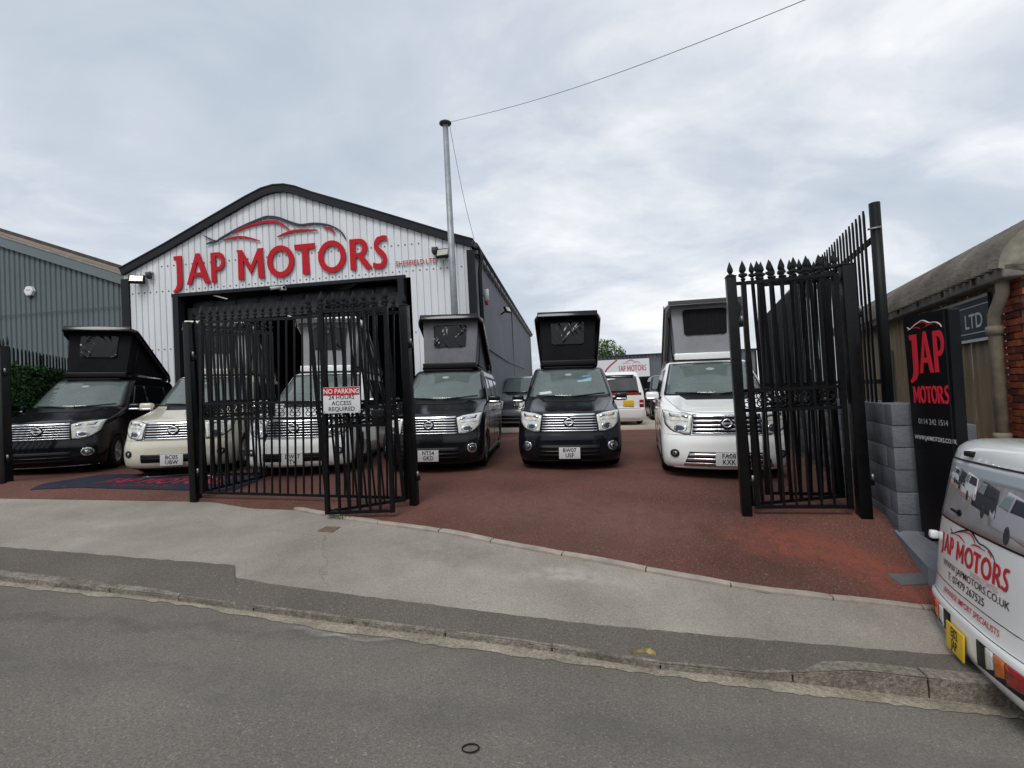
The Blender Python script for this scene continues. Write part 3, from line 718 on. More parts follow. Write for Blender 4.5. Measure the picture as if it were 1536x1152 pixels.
def panel(name, label, cat, a, b_, H, bw, sp, group, stile=.05, z0=.07, midrails=(1.36, 1.14), finials=True, fin_side=0, scrolls=True, lock=None, tilt=True, dbl=False):
    d = Vector((b_.x-a.x, b_.y-a.y)); L = d.length; ang = math.atan2(d.y, d.x); tl = -math.atan2(b_.z-a.z, L) if tilt else 0
    root = thing(name, label, cat, frame(a, ang, tl), group)
    for x in (stile/2, L-stile/2):
        link('stile', shared(('stile', stile, round(H, 2)), lambda: MB().box((0, 0, (H+z0)/2), (stile, stile, H-z0)).mesh('stile', gate_m)), root, Matrix.Translation((x, 0, 0)))
    rails = [z0+.02, H-.02]+list(midrails)
    for z in rails:
        MB().box((L/2, 0, z), (L-2*stile-.002, .036, .036)).build('rail', gate_m, root)
    n = max(2, int(round((L-2*stile)/sp))); st = (L-2*stile)/n
    bm = shared(('bar', bw, round(H, 2)), lambda: bar_mesh(bw, H-z0-.06))
    fm = shared('finial', finial_mesh)
    for k in range(1, n):
        x = stile+k*st
        link('bar', bm, root, Matrix.Translation((x, .0, z0+.03)))
        if finials: link('finial', fm, root, Matrix.Translation((x, 0, H)) @ Matrix.Scale(1.15, 4))
    if finials:
        for x in (stile/2, L-stile/2): link('finial', fm, root, Matrix.Translation((x, 0, H)) @ Matrix.Scale(1.25, 4))
    if scrolls:
        h = midrails[0]-midrails[1]-.036; sm = shared(('scroll', round(h, 3)), lambda: scroll_mesh(h))
        for k in range(n):
            link('scroll', sm, root, Matrix.Translation((stile+(k+.5)*st+(.012 if k % 2 else -.012), 0, (midrails[0]+midrails[1])/2)) @ Matrix.Rotation(math.pi if k % 2 else 0, 4, 'Z'))
    if lock:
        MB().box((lock, 0, sum(midrails)/2-.02), (.16, .06, .20), ch=.008).build('lock_box', gate_m, root)
        MB().tube([(lock, -.04, sum(midrails)/2), (lock, -.09, sum(midrails)/2), (lock+.09, -.09, sum(midrails)/2)], .009, 6).build('lever', gate_m, root)
    return root, L
def post(name, label, p, H, w, group='square black gate posts', ang=R(-13.5), lean=R(-.3)):
    root = thing(name, label, 'post', frame(p, ang, lean), group)
    MB().box((0, 0, H/2-.1), (w, w, H+.2), ch=.006).build('shaft', gate_m, root)
    MB().box((0, 0, H+.006), (w+.008, w+.008, .012), ch=.003).build('cap', gate_m, root)
    for z in (.35, H*.80):
        MB().box((w/2+.02, -.01, z), (.05, .05, .07), ch=.006).build('hinge', steel_m if name == 'x' else gate_m, root)
        MB().tube([(w/2+.03, -.03, z+.02), (w/2+.03, -.03, z+.085)], .014, 8).build('hinge_pin', steel_m, root)
    return root
u = Vector((P4.x-P0.x, P4.y-P0.y)).normalized()
def off(p, s, t=0.0): return Vector((p.x+u.x*s-u.y*t, p.y+u.y*s+u.x*t, p.z))
post('gate_post', 'square black gate post at the hedge end of the gateway', P0, at(2, 521, P0.y).z-P0.z, .12)
post('gate_post', 'square black gate post between the logo mat and the railing panel', P1, HG[0]+.02, .11)
post('gate_post', 'square black gate post beside the folded leaf with the parking notice', P2, HG[1]+.02, .10)
post('gate_post', 'square black gate post carrying the leaves in front of the white camper van', P3, HG[2]+.03, .10)
post('gate_post', 'thick square black gate post standing against the grey block wall', P4, HG[3]+.05, .115)
ga, gb_ = 'fixed black railing panels beside the gateway', 'folded black gate leaves'
ra, LA = panel('railing_panel', 'long fixed black railing panel between two gate posts, in front of white van', 'railing', off(P1, .09), off(P2, -.085), H_A, .020, .122, ga)
# folded leaves: two at each gateway
inB = drop(592, 766, 1.33); inA = drop(490, 765, 1.30); inA.z = inB.z = P2.z-.02
inB.z = P2.z-.06; inA.z = P2.z-.05
rd_, LD = panel('gate_leaf', 'black gate leaf hinged to its post and swung out, behind the parking notice', 'gate', off(P2, -.07, -.09), inA, H_A+.02, .026, .115, gb_, lock=None)
rB, LB = panel('gate_leaf', 'black gate leaf carrying the no parking notice', 'gate', inA+Vector((.01, -.06, 0)), inB, H_A+.04, .028, .118, gb_, lock=LD*.72)
c1 = drop(414, 716, 1.19); c1.z = P1.z+.04; c2 = drop(318, 714, 1.13); c2.z = P1.z+.05
panel('gate_leaf', 'black gate leaf swung into the yard behind the post by the mat', 'gate', off(P1, .05, .10), c1, H_A-.02, .025, .115, gb_, lock=.16)
panel('gate_leaf', 'black gate leaf folded back in front of the cream camper van', 'gate', c1+Vector((-.02, .07, 0)), c2, H_A-.02, .025, .118, gb_)
d1 = drop(1267, 750, 1.38); d1.z = P3.z+.03; d2 = drop(1147, 743, 1.34); d2.z = P3.z+.05
panel('railing_panel', 'short fixed black railing panel between gate post and block wall', 'railing', off(P3, .09), off(P4, -.10), H_B-.02, .020, .125, ga)
panel('gate_leaf', 'black gate leaf swung into the yard beside the white camper van', 'gate', off(P3, .05, .10), d1, H_B+.0, .029, .115, gb_)
panel('gate_leaf', 'black gate leaf folded back behind its twin near the block wall', 'gate', d1+Vector((-.02, .08, 0)), d2, H_B-.02, .027, .118, gb_, lock=.2)
e1 = Vector((P0.x-.85, P0.y+.45, P0.z+.02))
panel('gate_leaf', 'black gate leaf folded back at the hedge beside the black camper van', 'gate', off(P0, -.08, .1), e1, at(5, 524, P0.y).z-P0.z, .036, .115, gb_)
# parking notice on the leaf
qv = at(515, 600, inA.y-.08); dB = (inB-inA); angB = math.atan2(dB.y, dB.x)
ns = thing('parking_notice', 'white notice with a red band reading no parking on a gate leaf', 'sign', frame((qv.x+.0, inA.y+(qv.x-inA.x)*dB.y/dB.x-.105, qv.z), angB, R(1.2)))
sw, sh = .47, .315
MB().box((0, 0, 0), (sw, .006, sh), ch=.002).build('board', mat('notice white', (.66, .67, .68), .4, var=.05), ns)
MB().box((0, -.0045, sh*.34), (sw*.985, .003, sh*.30)).build('red_band', mat('notice red', (.48, .02, .03), .4), ns)
nfr = lambda a, b, h: Vector((a, -.0035-h, b))
text('NO PARKING', nfr, .082, mat('notice print white', (.75, .75, .75), .5), ns, y=sh*.335, off=.012, h=.004, sx=.92)
for k, s in enumerate(('24 HOURS', 'ACCESS', 'REQUIRED')): text(s, nfr, .072, mat('notice print black', (.02, .02, .022), .5), ns, y=sh*(.10-.225*k), off=.006, h=.002)
for sx_ in (-1, 1):
    for sz_ in (-1, 1): MB().tube([(sx_*sw*.47, -.003, sz_*sh*.44), (sx_*sw*.47, -.007, sz_*sh*.44)], .006, 8).build('screw', steel_m, ns)
# ================================================================== HEDGE FENCE on the left
F0 = Vector((-9.95, 9.2, 0)); F1 = Vector((-11.7, 13.5, 0))
dF = F1-F0; LF = dF.length; aF = math.atan2(dF.y, dF.x); F0.z = yard_z(F0.x)
HF = at(23, 518, F0.y+.4).z-F0.z
pal_m = mat('palisade black', (.005, .0055, .006), .5, var=.2, spec=.25)
def pale_mesh(h, w=.068):
    pr = [(-w/2, .0), (-w*.2, .012), (w*.2, .012), (w/2, 0)]
    b = MB(); vs = []
    for x, y in pr: vs += [(x, y, 0), (x, y, h-.07), (x*.35 + (.0), y, h)]
    fs = []
    for i in range(3):
        for j in range(2): fs.append((i*3+j, i*3+3+j, i*3+4+j, i*3+1+j))
    n = len(vs); vs2 = [(x, y+.004, z) for x, y, z in vs]
    return b.add(vs+vs2, fs+[tuple(n+i for i in reversed(f)) for f in fs]).mesh('pale', pal_m, fix=False)
hf = thing('palisade_fence', 'black palisade fence with pointed pales above the ivy screen', 'fence', frame(F0, aF, math.atan(0)))
pm = pale_mesh(HF); k = 0
while .07+k*.15 < LF: link('pale', pm, hf, Matrix.Translation((.07+k*.15, 0, .03))); k += 1
for z in (.45, HF-.38): MB().box((LF/2, .04, z), (LF, .045, .045)).build('rail', pal_m, hf)
for x in (.0, LF*.5, LF): MB().box((x, .10, HF/2), (.07, .07, HF)).build('fence_post', pal_m, hf)
iv = thing('ivy_screen', 'dense green ivy screen fixed along the palisade fence', 'hedge', frame(F0, aF))
HI = HF-.33
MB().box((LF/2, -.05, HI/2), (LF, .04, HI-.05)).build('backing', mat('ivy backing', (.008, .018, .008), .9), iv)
b = MB()
for i in range(9000):
    x = random.uniform(0, LF); z = random.uniform(.02, HI+random.uniform(-.02, .05)); y = -.075-abs(random.gauss(0, .03)); s = random.uniform(.028, .05)
    m = Matrix.Rotation(random.uniform(0, 6.28), 3, 'Y') @ Matrix.Rotation(random.gauss(0, .6), 3, 'X') @ Matrix.Rotation(random.gauss(0, .6), 3, 'Z')
    b.add([Vector((x, y, z))+m @ Vector(v) for v in ((-s*.7, 0, 0), (0, -.006, -s), (s*.7, 0, 0), (0, -.006, s))], [(0, 1, 2, 3)])
o = b.build('leaves', mat('ivy leaf', (.042, .105, .032), .5, var=.75, vscale=14), iv, fix=False); o['kind'] = 'stuff'
# ================================================================== BLOCK WALL on the right
WA = R(21.0); wd = Vector((math.sin(WA), math.cos(WA), 0)); wn_ = Vector((math.cos(WA), -math.sin(WA), 0))
WC = drop(1350, 812, 1.62); wz = lambda s: yard_z(WC.x+wd.x*s)
ztop = at(1334, 606, WC.y).z
wallH = ztop-WC.z
block_m = mat('grey painted block', (.135, .145, .165), .75, var=.10, vscale=5, bump=.25, bscale=60, speck=.08, sscale=90, rvar=.1)
mort_m = mat('grey painted joint', (.21, .225, .25), .8)
wall = thing('block_wall', 'low grey painted block wall with a square corner at the gateway', 'wall', Matrix.Translation((WC.x, WC.y, ztop)) @ Matrix.Rotation(-WA, 4, 'Z'))
# local: y runs back along the yard, x to the right along the street face, z down from the top
WL, WR_, bh, bl = 13.0, .42, .216, .44
MB().box((.105, WL/2+.012, -.95), (.186, WL-.03, 1.86)).build('core', mort_m, wall)
MB().box((WR_/2+.1, .105, -.95), (WR_-.02, .186, 1.84)).build('core', mort_m, wall)
bms = [mat('grey painted block %s' % c, v, .75, var=.16, vscale=6, bump=.4, bscale=45, speck=.10, sscale=70, rvar=.1, dirt=d) for c, v, d in (('a', (.135, .145, .165), .12), ('b', (.120, .130, .150), .25), ('c', (.150, .160, .180), .05))]
bmesh_ = [MB().box((0, 0, 0), (.208, bl-.008, bh-.007), ch=.006).mesh('block', m) for m in bms]
bmesh2 = [MB().box((0, 0, 0), (bl-.008, .208, bh-.007), ch=.006).mesh('block', m) for m in bms]
half_ = MB().box((0, 0, 0), (.208, .208, bh-.007), ch=.006).mesh('block', block_m)
for c in range(8):
    z = -bh*(c+.5)
    odd = c % 2
    y = .208*.5 if False else (0.0 if odd else 0.0)
    # yard face: courses alternate
    y0 = bl/2 if odd else .208+bl/2+.004
    k = 0
    while y0+k*bl < WL-bl/2:
        if y0+k*bl > 9 and k % 1 == 1: pass
        if not (c > 6): link('block', random.choice(bmesh_), wall, Matrix.Translation((.104+random.uniform(-.002, .002), y0+k*bl, z)))
        k += 1
    x0 = .212+bl/2 if odd else bl/2
    k = 0
    while x0+k*bl < .46:
        link('block', random.choice(bmesh2), wall, Matrix.Translation((x0+k*bl, .104+random.uniform(-.002, .002), z))); k += 1
# coping paint line and plinth
pl = thing('wall_plinth', 'grey painted concrete plinth at the foot of the block wall', 'plinth', Matrix.Translation((WC.x, WC.y, WC.z)) @ Matrix.Rotation(-WA, 4, 'Z'))
q = [drop(1342, 806, 1.60), drop(1392, 862, 1.72), drop(1470, 905, 1.83), drop(1500, 840, 1.62), drop(1420, 806, 1.58)]
pi_ = pl.matrix_world.inverted(); q = [pi_ @ v for v in q]
top_ = [v+Vector((0, 0, .07)) for v in q]; lowq = [v-Vector((0, 0, .3)) for v in q]; n = 5
q2 = [top_[0]+Vector((.05, -.02, .02)), top_[1]+Vector((.16, .06, .05)), top_[2]+Vector((.1, .2, .05)), top_[3], top_[4]]
MB().add(lowq+top_+q2, [(i, (i+1) % n, n+(i+1) % n, n+i) for i in range(n)]+[(n+i, n+(i+1) % n, 2*n+(i+1) % n, 2*n+i) for i in range(n)]+[tuple(2*n+i for i in range(n))]).build('base', mat('plinth grey', (.165, .175, .195), .8, var=.15, vscale=4, dirt=.15), pl)
# ------------------------------------------------------------------ tall palisade on the block wall
TF = thing('palisade_fence', 'tall black palisade fence standing on the grey block wall', 'fence', wall.matrix_world.copy())
TFi = TF.matrix_world.inverted()
p5 = on_wall(1325, 500, WC+wn_*.12, wn_); s5 = (p5-WC).dot(wd)
h5 = on_wall(1310, 306, WC+wn_*.12, wn_).z-ztop
ph = h5-.06
fpost = MB().tube([(0, 0, -.4), (0, 0, h5)], .052, 14).mesh('fence_post', pal_m)
for k in range(5):
    s = s5+k*2.35; link('fence_post', fpost, TF, Matrix.Translation((.12, s, 0)))
    MB().tube([(.12-.085, s-.03, h5-.28), (.12+.03, s-.06, h5-.28)], .012, 6).build('bolt', steel_m, TF)
pm2 = pale_mesh(ph+.1, .062)
y = s5+.10
while y < s5+9.4:
    link('pale', pm2, TF, Matrix.Translation((.05, y, -.08)) @ Matrix.Rotation(R(90), 4, 'Z')); y += .135
for z in (.22, ph-.32): MB().box((.09, s5+4.7, z), (.04, 9.4, .05)).build('rail', pal_m, TF)
# ================================================================== TOTEM SIGN
TA = R(9)
tA = drop(1386, 812, 1.60); tdir = Vector((math.sin(TA), math.cos(TA), 0))
ttop = on_wall(1352, 478, tA, Vector((math.cos(TA), -math.sin(TA), 0)))
Ht = at(1352, 478, tA.y+.02).z-tA.z
TW, TT = .60, .085
# local x from far edge to near edge along the face, local y thickness (face looks to -y), z up
tot = thing('totem_sign', 'black totem sign with red dealer lettering beside the block wall', 'sign', Matrix.Translation(tA) @ Matrix.Rotation(-math.pi/2-TA, 4, 'Z') @ Matrix.Rotation(R(-.2), 4, 'Y'))
tm = mat('totem black', (.004, .0045, .006), .32, spec=.35, var=.3, vscale=2, rvar=.1)
def tot_frame(x, z, h): return Vector((x, -TT/2-h, z))
b = MB(); z0 = .11
vs = []
for z, ins in ((z0, .055), (z0+.25, .045), (Ht-.02, 0), (Ht, .012)):
    for x, y in ((ins, -TT/2), (TW-ins*.4, -TT/2), (TW-ins*.4, TT/2), (ins, TT/2)): vs.append((x, y, z))
fs = [(3, 2, 1, 0), (12, 13, 14, 15)]
for i in range(3):
    for k in range(4): fs.append((4*i+k, 4*i+(k+1) % 4, 4*i+4+(k+1) % 4, 4*i+4+k))
b.add(vs, fs).build('board', tm, tot)
MB().box((TW-.05, -TT/2-.002, (z0+Ht)/2), (.012, .006, Ht-z0-.04)).build('edge_seam', mat('totem seam', (.02, .02, .023), .5), tot)
for x in (.12, TW-.14): MB().box((x, 0, .03), (.09, .07, .22)).build('foot', tm, tot)
tred = mat('totem red', (.60, .025, .045), .4); twhite = mat('totem grey print', (.42, .42, .44), .5)
ws_ = TW*.78; tx = .06
tz = lambda f: Ht-f*(Ht-.11)                              # height from the fraction below the top edge
for k, (x0, x1) in zip(range(3), ((0, .25), (.30, .68), (.72, 1.0))):
    MB().prism([[(tx+ws_*(x0+(x1-x0)*p[0]), tz(.265)+(tz(.085)-tz(.265))*p[1]) for p in poly] for poly in GL['JAP'[k]]], 0, .006, tot_frame).build('letter', tred, tot)
for k, ch in enumerate('MOTORS'):
    x0 = (0, .21, .38, .53, .70, .87)[k]; x1 = (.20, .37, .52, .69, .85, 1.0)[k]
    MB().prism([[(tx+.02+ws_*(x0+(x1-x0)*p[0]), tz(.40)+(tz(.325)-tz(.40))*p[1]) for p in poly] for poly in GL[ch]], 0, .006, tot_frame).build('letter', tred, tot)
def swt(polys, m, nm):
    b = MB()
    for p in polys: b.prism([[(tx+ws_*((a-.157)*1.47), tz(.055)+(bb-.19)*ws_*1.5) for a, bb in p]], 0, .006, tot_frame)
    b.build(nm, m, tot)
swt(SW_BLACK, mat('totem white', (.75, .72, .72), .5), 'car_outline'); swt(SW_RED, tred, 'car_stripes')
text('0114 242 1514', tot_frame, .072, twhite, tot, x=tx+.02+ws_/2, y=tz(.485), sx=.88)
text('WWW.JAPMOTORS.CO.UK', tot_frame, .055, mat('totem white', (.75, .72, .72), .5), tot, x=tx+.03+ws_/2, y=tz(.56), off=.006, sx=.80)
# ================================================================== OLD BUILDING on the right
OA = R(23); od = Vector((math.sin(OA), math.cos(OA), 0)); on_ = Vector((math.cos(OA), -math.sin(OA), 0))
OC = at(1549, 600, 5.0); OC.z = 0
def op(px, py):
    q = on_wall(px, py, OC, on_); return (q-OC).dot(od), q.z                 # (distance back along the wall, height)
ob = thing('old_workshop', 'old brick and sheet workshop with a rounded corrugated roof', 'building', Matrix.Translation(OC) @ Matrix.Rotation(-OA, 4, 'Z'))
# local: y back along the wall, x to the right (inside), z up
sA, zA = op(1325, 478); sB, zB = op(1512, 405)
EZ = (zA+zB)/2
OL = sA+3.0
beige = mat('beige sheet cladding', (.36, .285, .19), .85, var=.25, vscale=2.5, dirt=.25, stretch=(1, 1, .35), bump=.2, bscale=60)
yb = .42
pitch = .20; n = int((OL-yb)/pitch)
for k in range(0, n, 4):
    b = MB(); vs = []; prof = []
    for j in range(4):
        a = yb+(k+j)*pitch; prof += [(a, 0), (a+.09, 0), (a+.12, .035), (a+.17, .035)]
    prof.append((yb+(k+4)*pitch-.002, 0))
    for y, d in prof: vs += [(d, y, -.5), (d, y, EZ-.12)]
    b.add(vs, [(2*i, 2*i+2, 2*i+3, 2*i+1) for i in range(len(prof)-1)]).build('cladding_sheet', beige, ob)
# brick pier: street face and return, every brick
brick_m = [mat('red brick %s' % c, v, .9, var=.25, vscale=14, bump=.3, bscale=70, dirt=.15) for c, v in (('a', (.30, .075, .04)), ('b', (.23, .055, .035)), ('c', (.34, .10, .055)), ('d', (.12, .04, .032)))]
MB().box((1.6, .24, 1.0), (3.16, .44, 3.6)).build('pier_core', mat('lime mortar', (.30, .25, .20), .95, var=.2, vscale=20), ob)
BL, BH = .225, .075
br = [MB().box((0, 0, 0), (.03, BL-.012, BH-.012)).mesh('brick', m) for m in brick_m]; brx = [MB().box((0, 0, 0), (BL-.012, .03, BH-.012)).mesh('brick', m) for m in brick_m]
zc_ = .35
c = 0
while zc_ < EZ+.32:
    y = BL/2 - (BL/2 if c % 2 else 0)
    while y < .5:
        if 0.02 < y < .46: link('brick', random.choice(br), ob, Matrix.Translation((.004+random.uniform(-.002, .002), y, zc_)))
        y += BL
    x = BL/2 - (0 if c % 2 else BL/2)
    while x < 1.15:
        if x > .05: link('brick', random.choice(brx), ob, Matrix.Translation((x, .004+random.uniform(-.002, .002), zc_)))
        x += BL
    zc_ += BH; c += 1
# rounded corrugated roof
cem = mat('weathered cement sheet', (.155, .142, .126), .95, var=.4, vscale=2.0, bump=.6, bscale=25, dirt=.5, speck=.15, sscale=60)
b = MB(); prof = []
for i in range(13):
    a = R(180-i*7.2); prof.append((1.32+1.55*math.cos(a), EZ-.03+.74*math.sin(a)))
prof += [(4.5, EZ+1.05)]
rows = []; ny = int((OL+.3)/.045)
vs = []; m_ = len(prof)
for j in range(ny):
    y = -.10+j*.045; s = .075*math.sin(j*math.pi/2)
    for i, (x, z) in enumerate(prof):
        nx, nz = (-(1-i/13), i/13) ; vs.append((x+nx*s, y, z+nz*s))
fs = [(j*m_+i, j*m_+i+1, (j+1)*m_+i+1, (j+1)*m_+i) for j in range(ny-1) for i in range(m_-1)]
b.add(vs, fs, False).build('roof', cem, ob)
b = MB(); vs = [(x, -.10, z) for x, z in prof]+[(4.5, -.10, EZ-.3), (-.0, -.10, EZ-.1)]
b.add(vs+[(x, -.02, z) for x, _, z in vs], [tuple(range(len(vs))), tuple(range(2*len(vs)-1, len(vs)-1, -1))]).build('roof_end', mat('lichen end board', (.26, .25, .20), .95, var=.4, vscale=6, dirt=.3), ob)
gut = mat('mossy concrete gutter', (.22, .205, .185), .95, var=.35, vscale=4, bump=.5, bscale=30, dirt=.45)
MB().box((-.10, OL/2-.1, EZ-.06), (.20, OL, .15), ch=.02).build('gutter', gut, ob)
for k in range(9): MB().box((-.205, .5+k*.85, EZ-.05), (.02, .05, .10)).build('gutter_bolt', mat('rust bolt', (.06, .04, .03), .9), ob)
pz = EZ-.12
ppm = mat('cast iron pipe beige', (.31, .265, .195), .75, var=.3, vscale=7, dirt=.25)
dp = thing('downpipe', 'beige cast iron downpipe with an offset bend at the brick pier', 'pipe', ob.matrix_world.copy())
MB().tube([(-.10, .16, pz), (-.10, .17, pz-.14), (-.13, .30, pz-.36), (-.11, .36, pz-.50), (-.11, .36, -.3)], .058, 12).build('pipe', ppm, dp)
for z in (pz-.52, pz-1.7): MB().lathe([(.05, -.05), (.078, -.05), (.078, .04), (.05, .05)], (-.11, .36, z), n=14).build('collar', ppm, dp)
# painted name board of the neighbour
ya, za_ = op(1488, 440); yb2, zb2 = op(1437, 521)
nbd = thing('name_board', 'dark slate name board with white lettering on the beige cladding', 'sign', ob.matrix_world.copy())
L_ = 2.6; zc2 = (op(1462, 447)[1]+op(1462, 514)[1])/2; hh = (op(1462, 447)[1]-op(1462, 514)[1])
ys = ya-.02
MB().box((-.035, ys+L_/2, zc2), (.03, L_, hh)).build('board', mat('board slate', (.022, .035, .045), .4), nbd)
whm = mat('board white', (.62, .64, .66), .5)
for z in (zc2+hh/2-.02, zc2-hh/2+.02): MB().box((-.053, ys+L_/2, z), (.008, L_, .035)).build('border', whm, nbd)
for z in (zc2+hh/2-.11, zc2-hh/2+.11): MB().box((-.052, ys+L_/2, z), (.005, L_, .010)).build('line', whm, nbd)
for w_, ox in (('LTD', .14), ('GS', .14+hh*1.05)):
    text(w_, lambda a, b, h: Vector((-.0515-h, ys+ox-a, zc2+b)), hh*.46, whm, nbd, align='RIGHT', off=.012, x=0, y=-hh*.18, h=.001)
# grey cabinet and lamp bracket
bx = thing('meter_cabinet', 'small grey cabinet on the beige cladding behind the fence', 'cabinet', ob.matrix_world.copy())
yy_, zz_ = op(1337, 570); MB().box((-.06, yy_, zz_), (.12, .4, 1.1), ch=.01).build('case', mat('cabinet grey', (.20, .22, .23), .6), bx); MB().box((-.125, yy_, zz_), (.01, .34, 1.0)).build('door', MATS['cabinet grey'], bx)
# ================================================================== VEHICLES
def tab(pts):
    xs = np.array([p[0] for p in pts], float); ys = np.array([p[1] for p in pts], float)
    # monotone cubic through the points
    h = np.diff(xs); dl_ = np.diff(ys)/h; m = np.zeros(len(xs)); m[0], m[-1] = dl_[0], dl_[-1]
    for i in range(1, len(xs)-1):
        m[i] = 0 if dl_[i-1]*dl_[i] <= 0 else 2/(1/dl_[i-1]+1/dl_[i])
    def f(x):
        x = min(max(x, xs[0]), xs[-1]); i = min(len(xs)-2, max(0, int(np.searchsorted(xs, x))-1)); t = (x-xs[i])/h[i]
        return float((2*t**3-3*t*t+1)*ys[i]+(t**3-2*t*t+t)*h[i]*m[i]+(-2*t**3+3*t*t)*ys[i+1]+(t**3-t*t)*h[i]*m[i+1])
    return f
class Hull:
    """body as stacked plan outlines: front at y = F(z), rear at y = Rr(z), half width w(z); x lateral, z up"""
    def __init__(s, F, Rr, w, bow, cor, rbow, rcor, zs, pw=3.0):
        s.F, s.R, s.w, s.bow, s.cor, s.rbow, s.rcor, s.zs, s.pw = tab(F), tab(Rr), tab(w), tab(bow), tab(cor), tab(rbow), tab(rcor), zs, pw
    def crn(s, q): q = min(abs(q), 1); return 1-(1-q**s.pw)**(1/s.pw)
    def FY(s, x, z): q = x/s.w(z); return s.F(z)+s.bow(z)*q*q+s.cor(z)*s.crn(q)
    def RY(s, x, z): q = x/s.w(z); return s.R(z)-s.rbow(z)*q*q-s.rcor(z)*s.crn(q)
    def SX(s, y, z):
        w = s.w(z)
        for f, sg in ((s.FY, 1), (s.RY, -1)):
            if sg*(f(w, z)-y) > 0:
                a, b = 0.0, w
                for _ in range(22):
                    m = (a+b)/2
                    if sg*(f(m, z)-y) > 0: b = m
                    else: a = m
                return a
        return w
    def surf(s, side, a, z):
        if side == 'front': return Vector((a, s.FY(a, z), z))
        if side == 'rear': return Vector((a, s.RY(a, z), z))
        return Vector(((1 if side == 'right' else -1)*s.SX(a, z), a, z))
    def nrm(s, side, a, z):
        e = .006; da = s.surf(side, a+e, z)-s.surf(side, a-e, z); dz = s.surf(side, a, z+e)-s.surf(side, a, z-e); n = da.cross(dz).normalized()
        o = {'front': Vector((0, -1, .3)), 'rear': Vector((0, 1, .3)), 'right': Vector((1, 0, 0)), 'left': Vector((-1, 0, 0))}[side]
        return n if n.dot(o) > 0 else -n
    def pt(s, side, a, z, h): return s.surf(side, a, z)+s.nrm(side, a, z)*h
    def mesh(s, name, m):
        NF, NS, NR = 30, 16, 18; rows = []
        for z in s.zs:
            w = s.w(z); row = []
            for i in range(NF+1): x = w*math.sin(-math.pi/2+math.pi*i/NF); row.append(Vector((x, s.FY(x, z), z)))
            ya, yb = s.FY(w, z), s.RY(w, z)
            for i in range(1, NS): row.append(Vector((w, ya+(yb-ya)*i/NS, z)))
            for i in range(NR+1): x = w*math.sin(math.pi/2-math.pi*i/NR); row.append(Vector((x, s.RY(x, z), z)))
            for i in range(1, NS): row.append(Vector((-w, yb+(ya-yb)*i/NS, z)))
            rows.append(row)
        n = len(rows[0]); b = MB(); vs = [v for r in rows for v in r]
        fs = [(j*n+i, j*n+(i+1) % n, (j+1)*n+(i+1) % n, (j+1)*n+i) for j in range(len(rows)-1) for i in range(n)]
        # roof crown and floor
        c = sum(rows[-1], Vector())/n; o = len(vs); inner = [v.lerp(Vector((v.x*.0, v.y, v.z)), .5)+Vector((0, 0, .012)) for v in rows[-1]]
        vs += [Vector((v.x*.5, c.y+(v.y-c.y)*.8, v.z+.012)) for v in rows[-1]]; fs += [((len(rows)-1)*n+i, (len(rows)-1)*n+(i+1) % n, o+(i+1) % n, o+i) for i in range(n)]
        vs.append(c+Vector((0, 0, .014))); k = len(vs)-1; fs += [(o+i, o+(i+1) % n, k) for i in range(n)]
        c0 = sum(rows[0], Vector())/n; vs.append(c0); k2 = len(vs)-1; fs += [((i+1) % n, i, k2) for i in range(n)]
        return b.add(vs, fs, True).mesh(name, m)
    def patch(s, side, poly, h=.004, nz=8, na=10, skirt=.012):
        """conformal patch over a polygon given in (across, height), lifted h off the body"""
        zmin, zmax = min(p[1] for p in poly), max(p[1] for p in poly); rows = []
        for j in range(nz+1):
            z = zmin+(zmax-zmin)*j/nz; zq = min(max(z, zmin+1e-5), zmax-1e-5); xs = []
            for p, q in zip(poly, poly[1:]+poly[:1]):
                if (p[1]-zq)*(q[1]-zq) <= 0 and p[1] != q[1]: xs.append(p[0]+(q[0]-p[0])*(zq-p[1])/(q[1]-p[1]))
            if not xs: continue
            a, b = min(xs), max(xs); rows.append([(a+(b-a)*i/na, zq) for i in range(na+1)])
        vs = [s.pt(side, a, z, h) for r in rows for a, z in r]; m = na+1; fs = [(j*m+i, j*m+i+1, (j+1)*m+i+1, (j+1)*m+i) for j in range(len(rows)-1) for i in range(na)]
        ring = [(0, i) for i in range(na)]+[(j, na) for j in range(len(rows)-1)]+[(len(rows)-1, i) for i in range(na, 0, -1)]+[(j, 0) for j in range(len(rows)-1, 0, -1)]
        b = MB(); o = len(vs); vs2 = [s.pt(side, *rows[j][i], h-skirt) for j, i in ring]; k = len(ring)
        idx = [j*m+i for j, i in ring]
        fs2 = [(idx[i], idx[(i+1) % k], o+(i+1) % k, o+i) for i in range(k)]
        b.add(vs+vs2, fs+fs2); b.sm = [True]*len(fs)+[False]*len(fs2)
        return b
    def line(s, side, pts, r=.004, n=5, sub=6):
        P = []
        for p, q in zip(pts[:-1], pts[1:]):
            for i in range(sub): P.append((p[0]+(q[0]-p[0])*i/sub, p[1]+(q[1]-p[1])*i/sub))
        P.append(pts[-1])
        return MB().tube([s.pt(side, a, z, 0) for a, z in P], r, n)
    def txt(s, side, string, cx, cz, size, m, parent, mirror=False, off=0, sx=1, name='lettering', h=.004, align='CENTER', spacing=1.0):
        sg = -1 if mirror else 1
        return text(string, lambda a, b, hh: s.pt(side, cx+sg*a, cz+b, h), size, m, parent, name, align=align, off=off, sx=sx, spacing=spacing)
def zlev(a, b, n): return [a+(b-a)*i/n for i in range(n)]
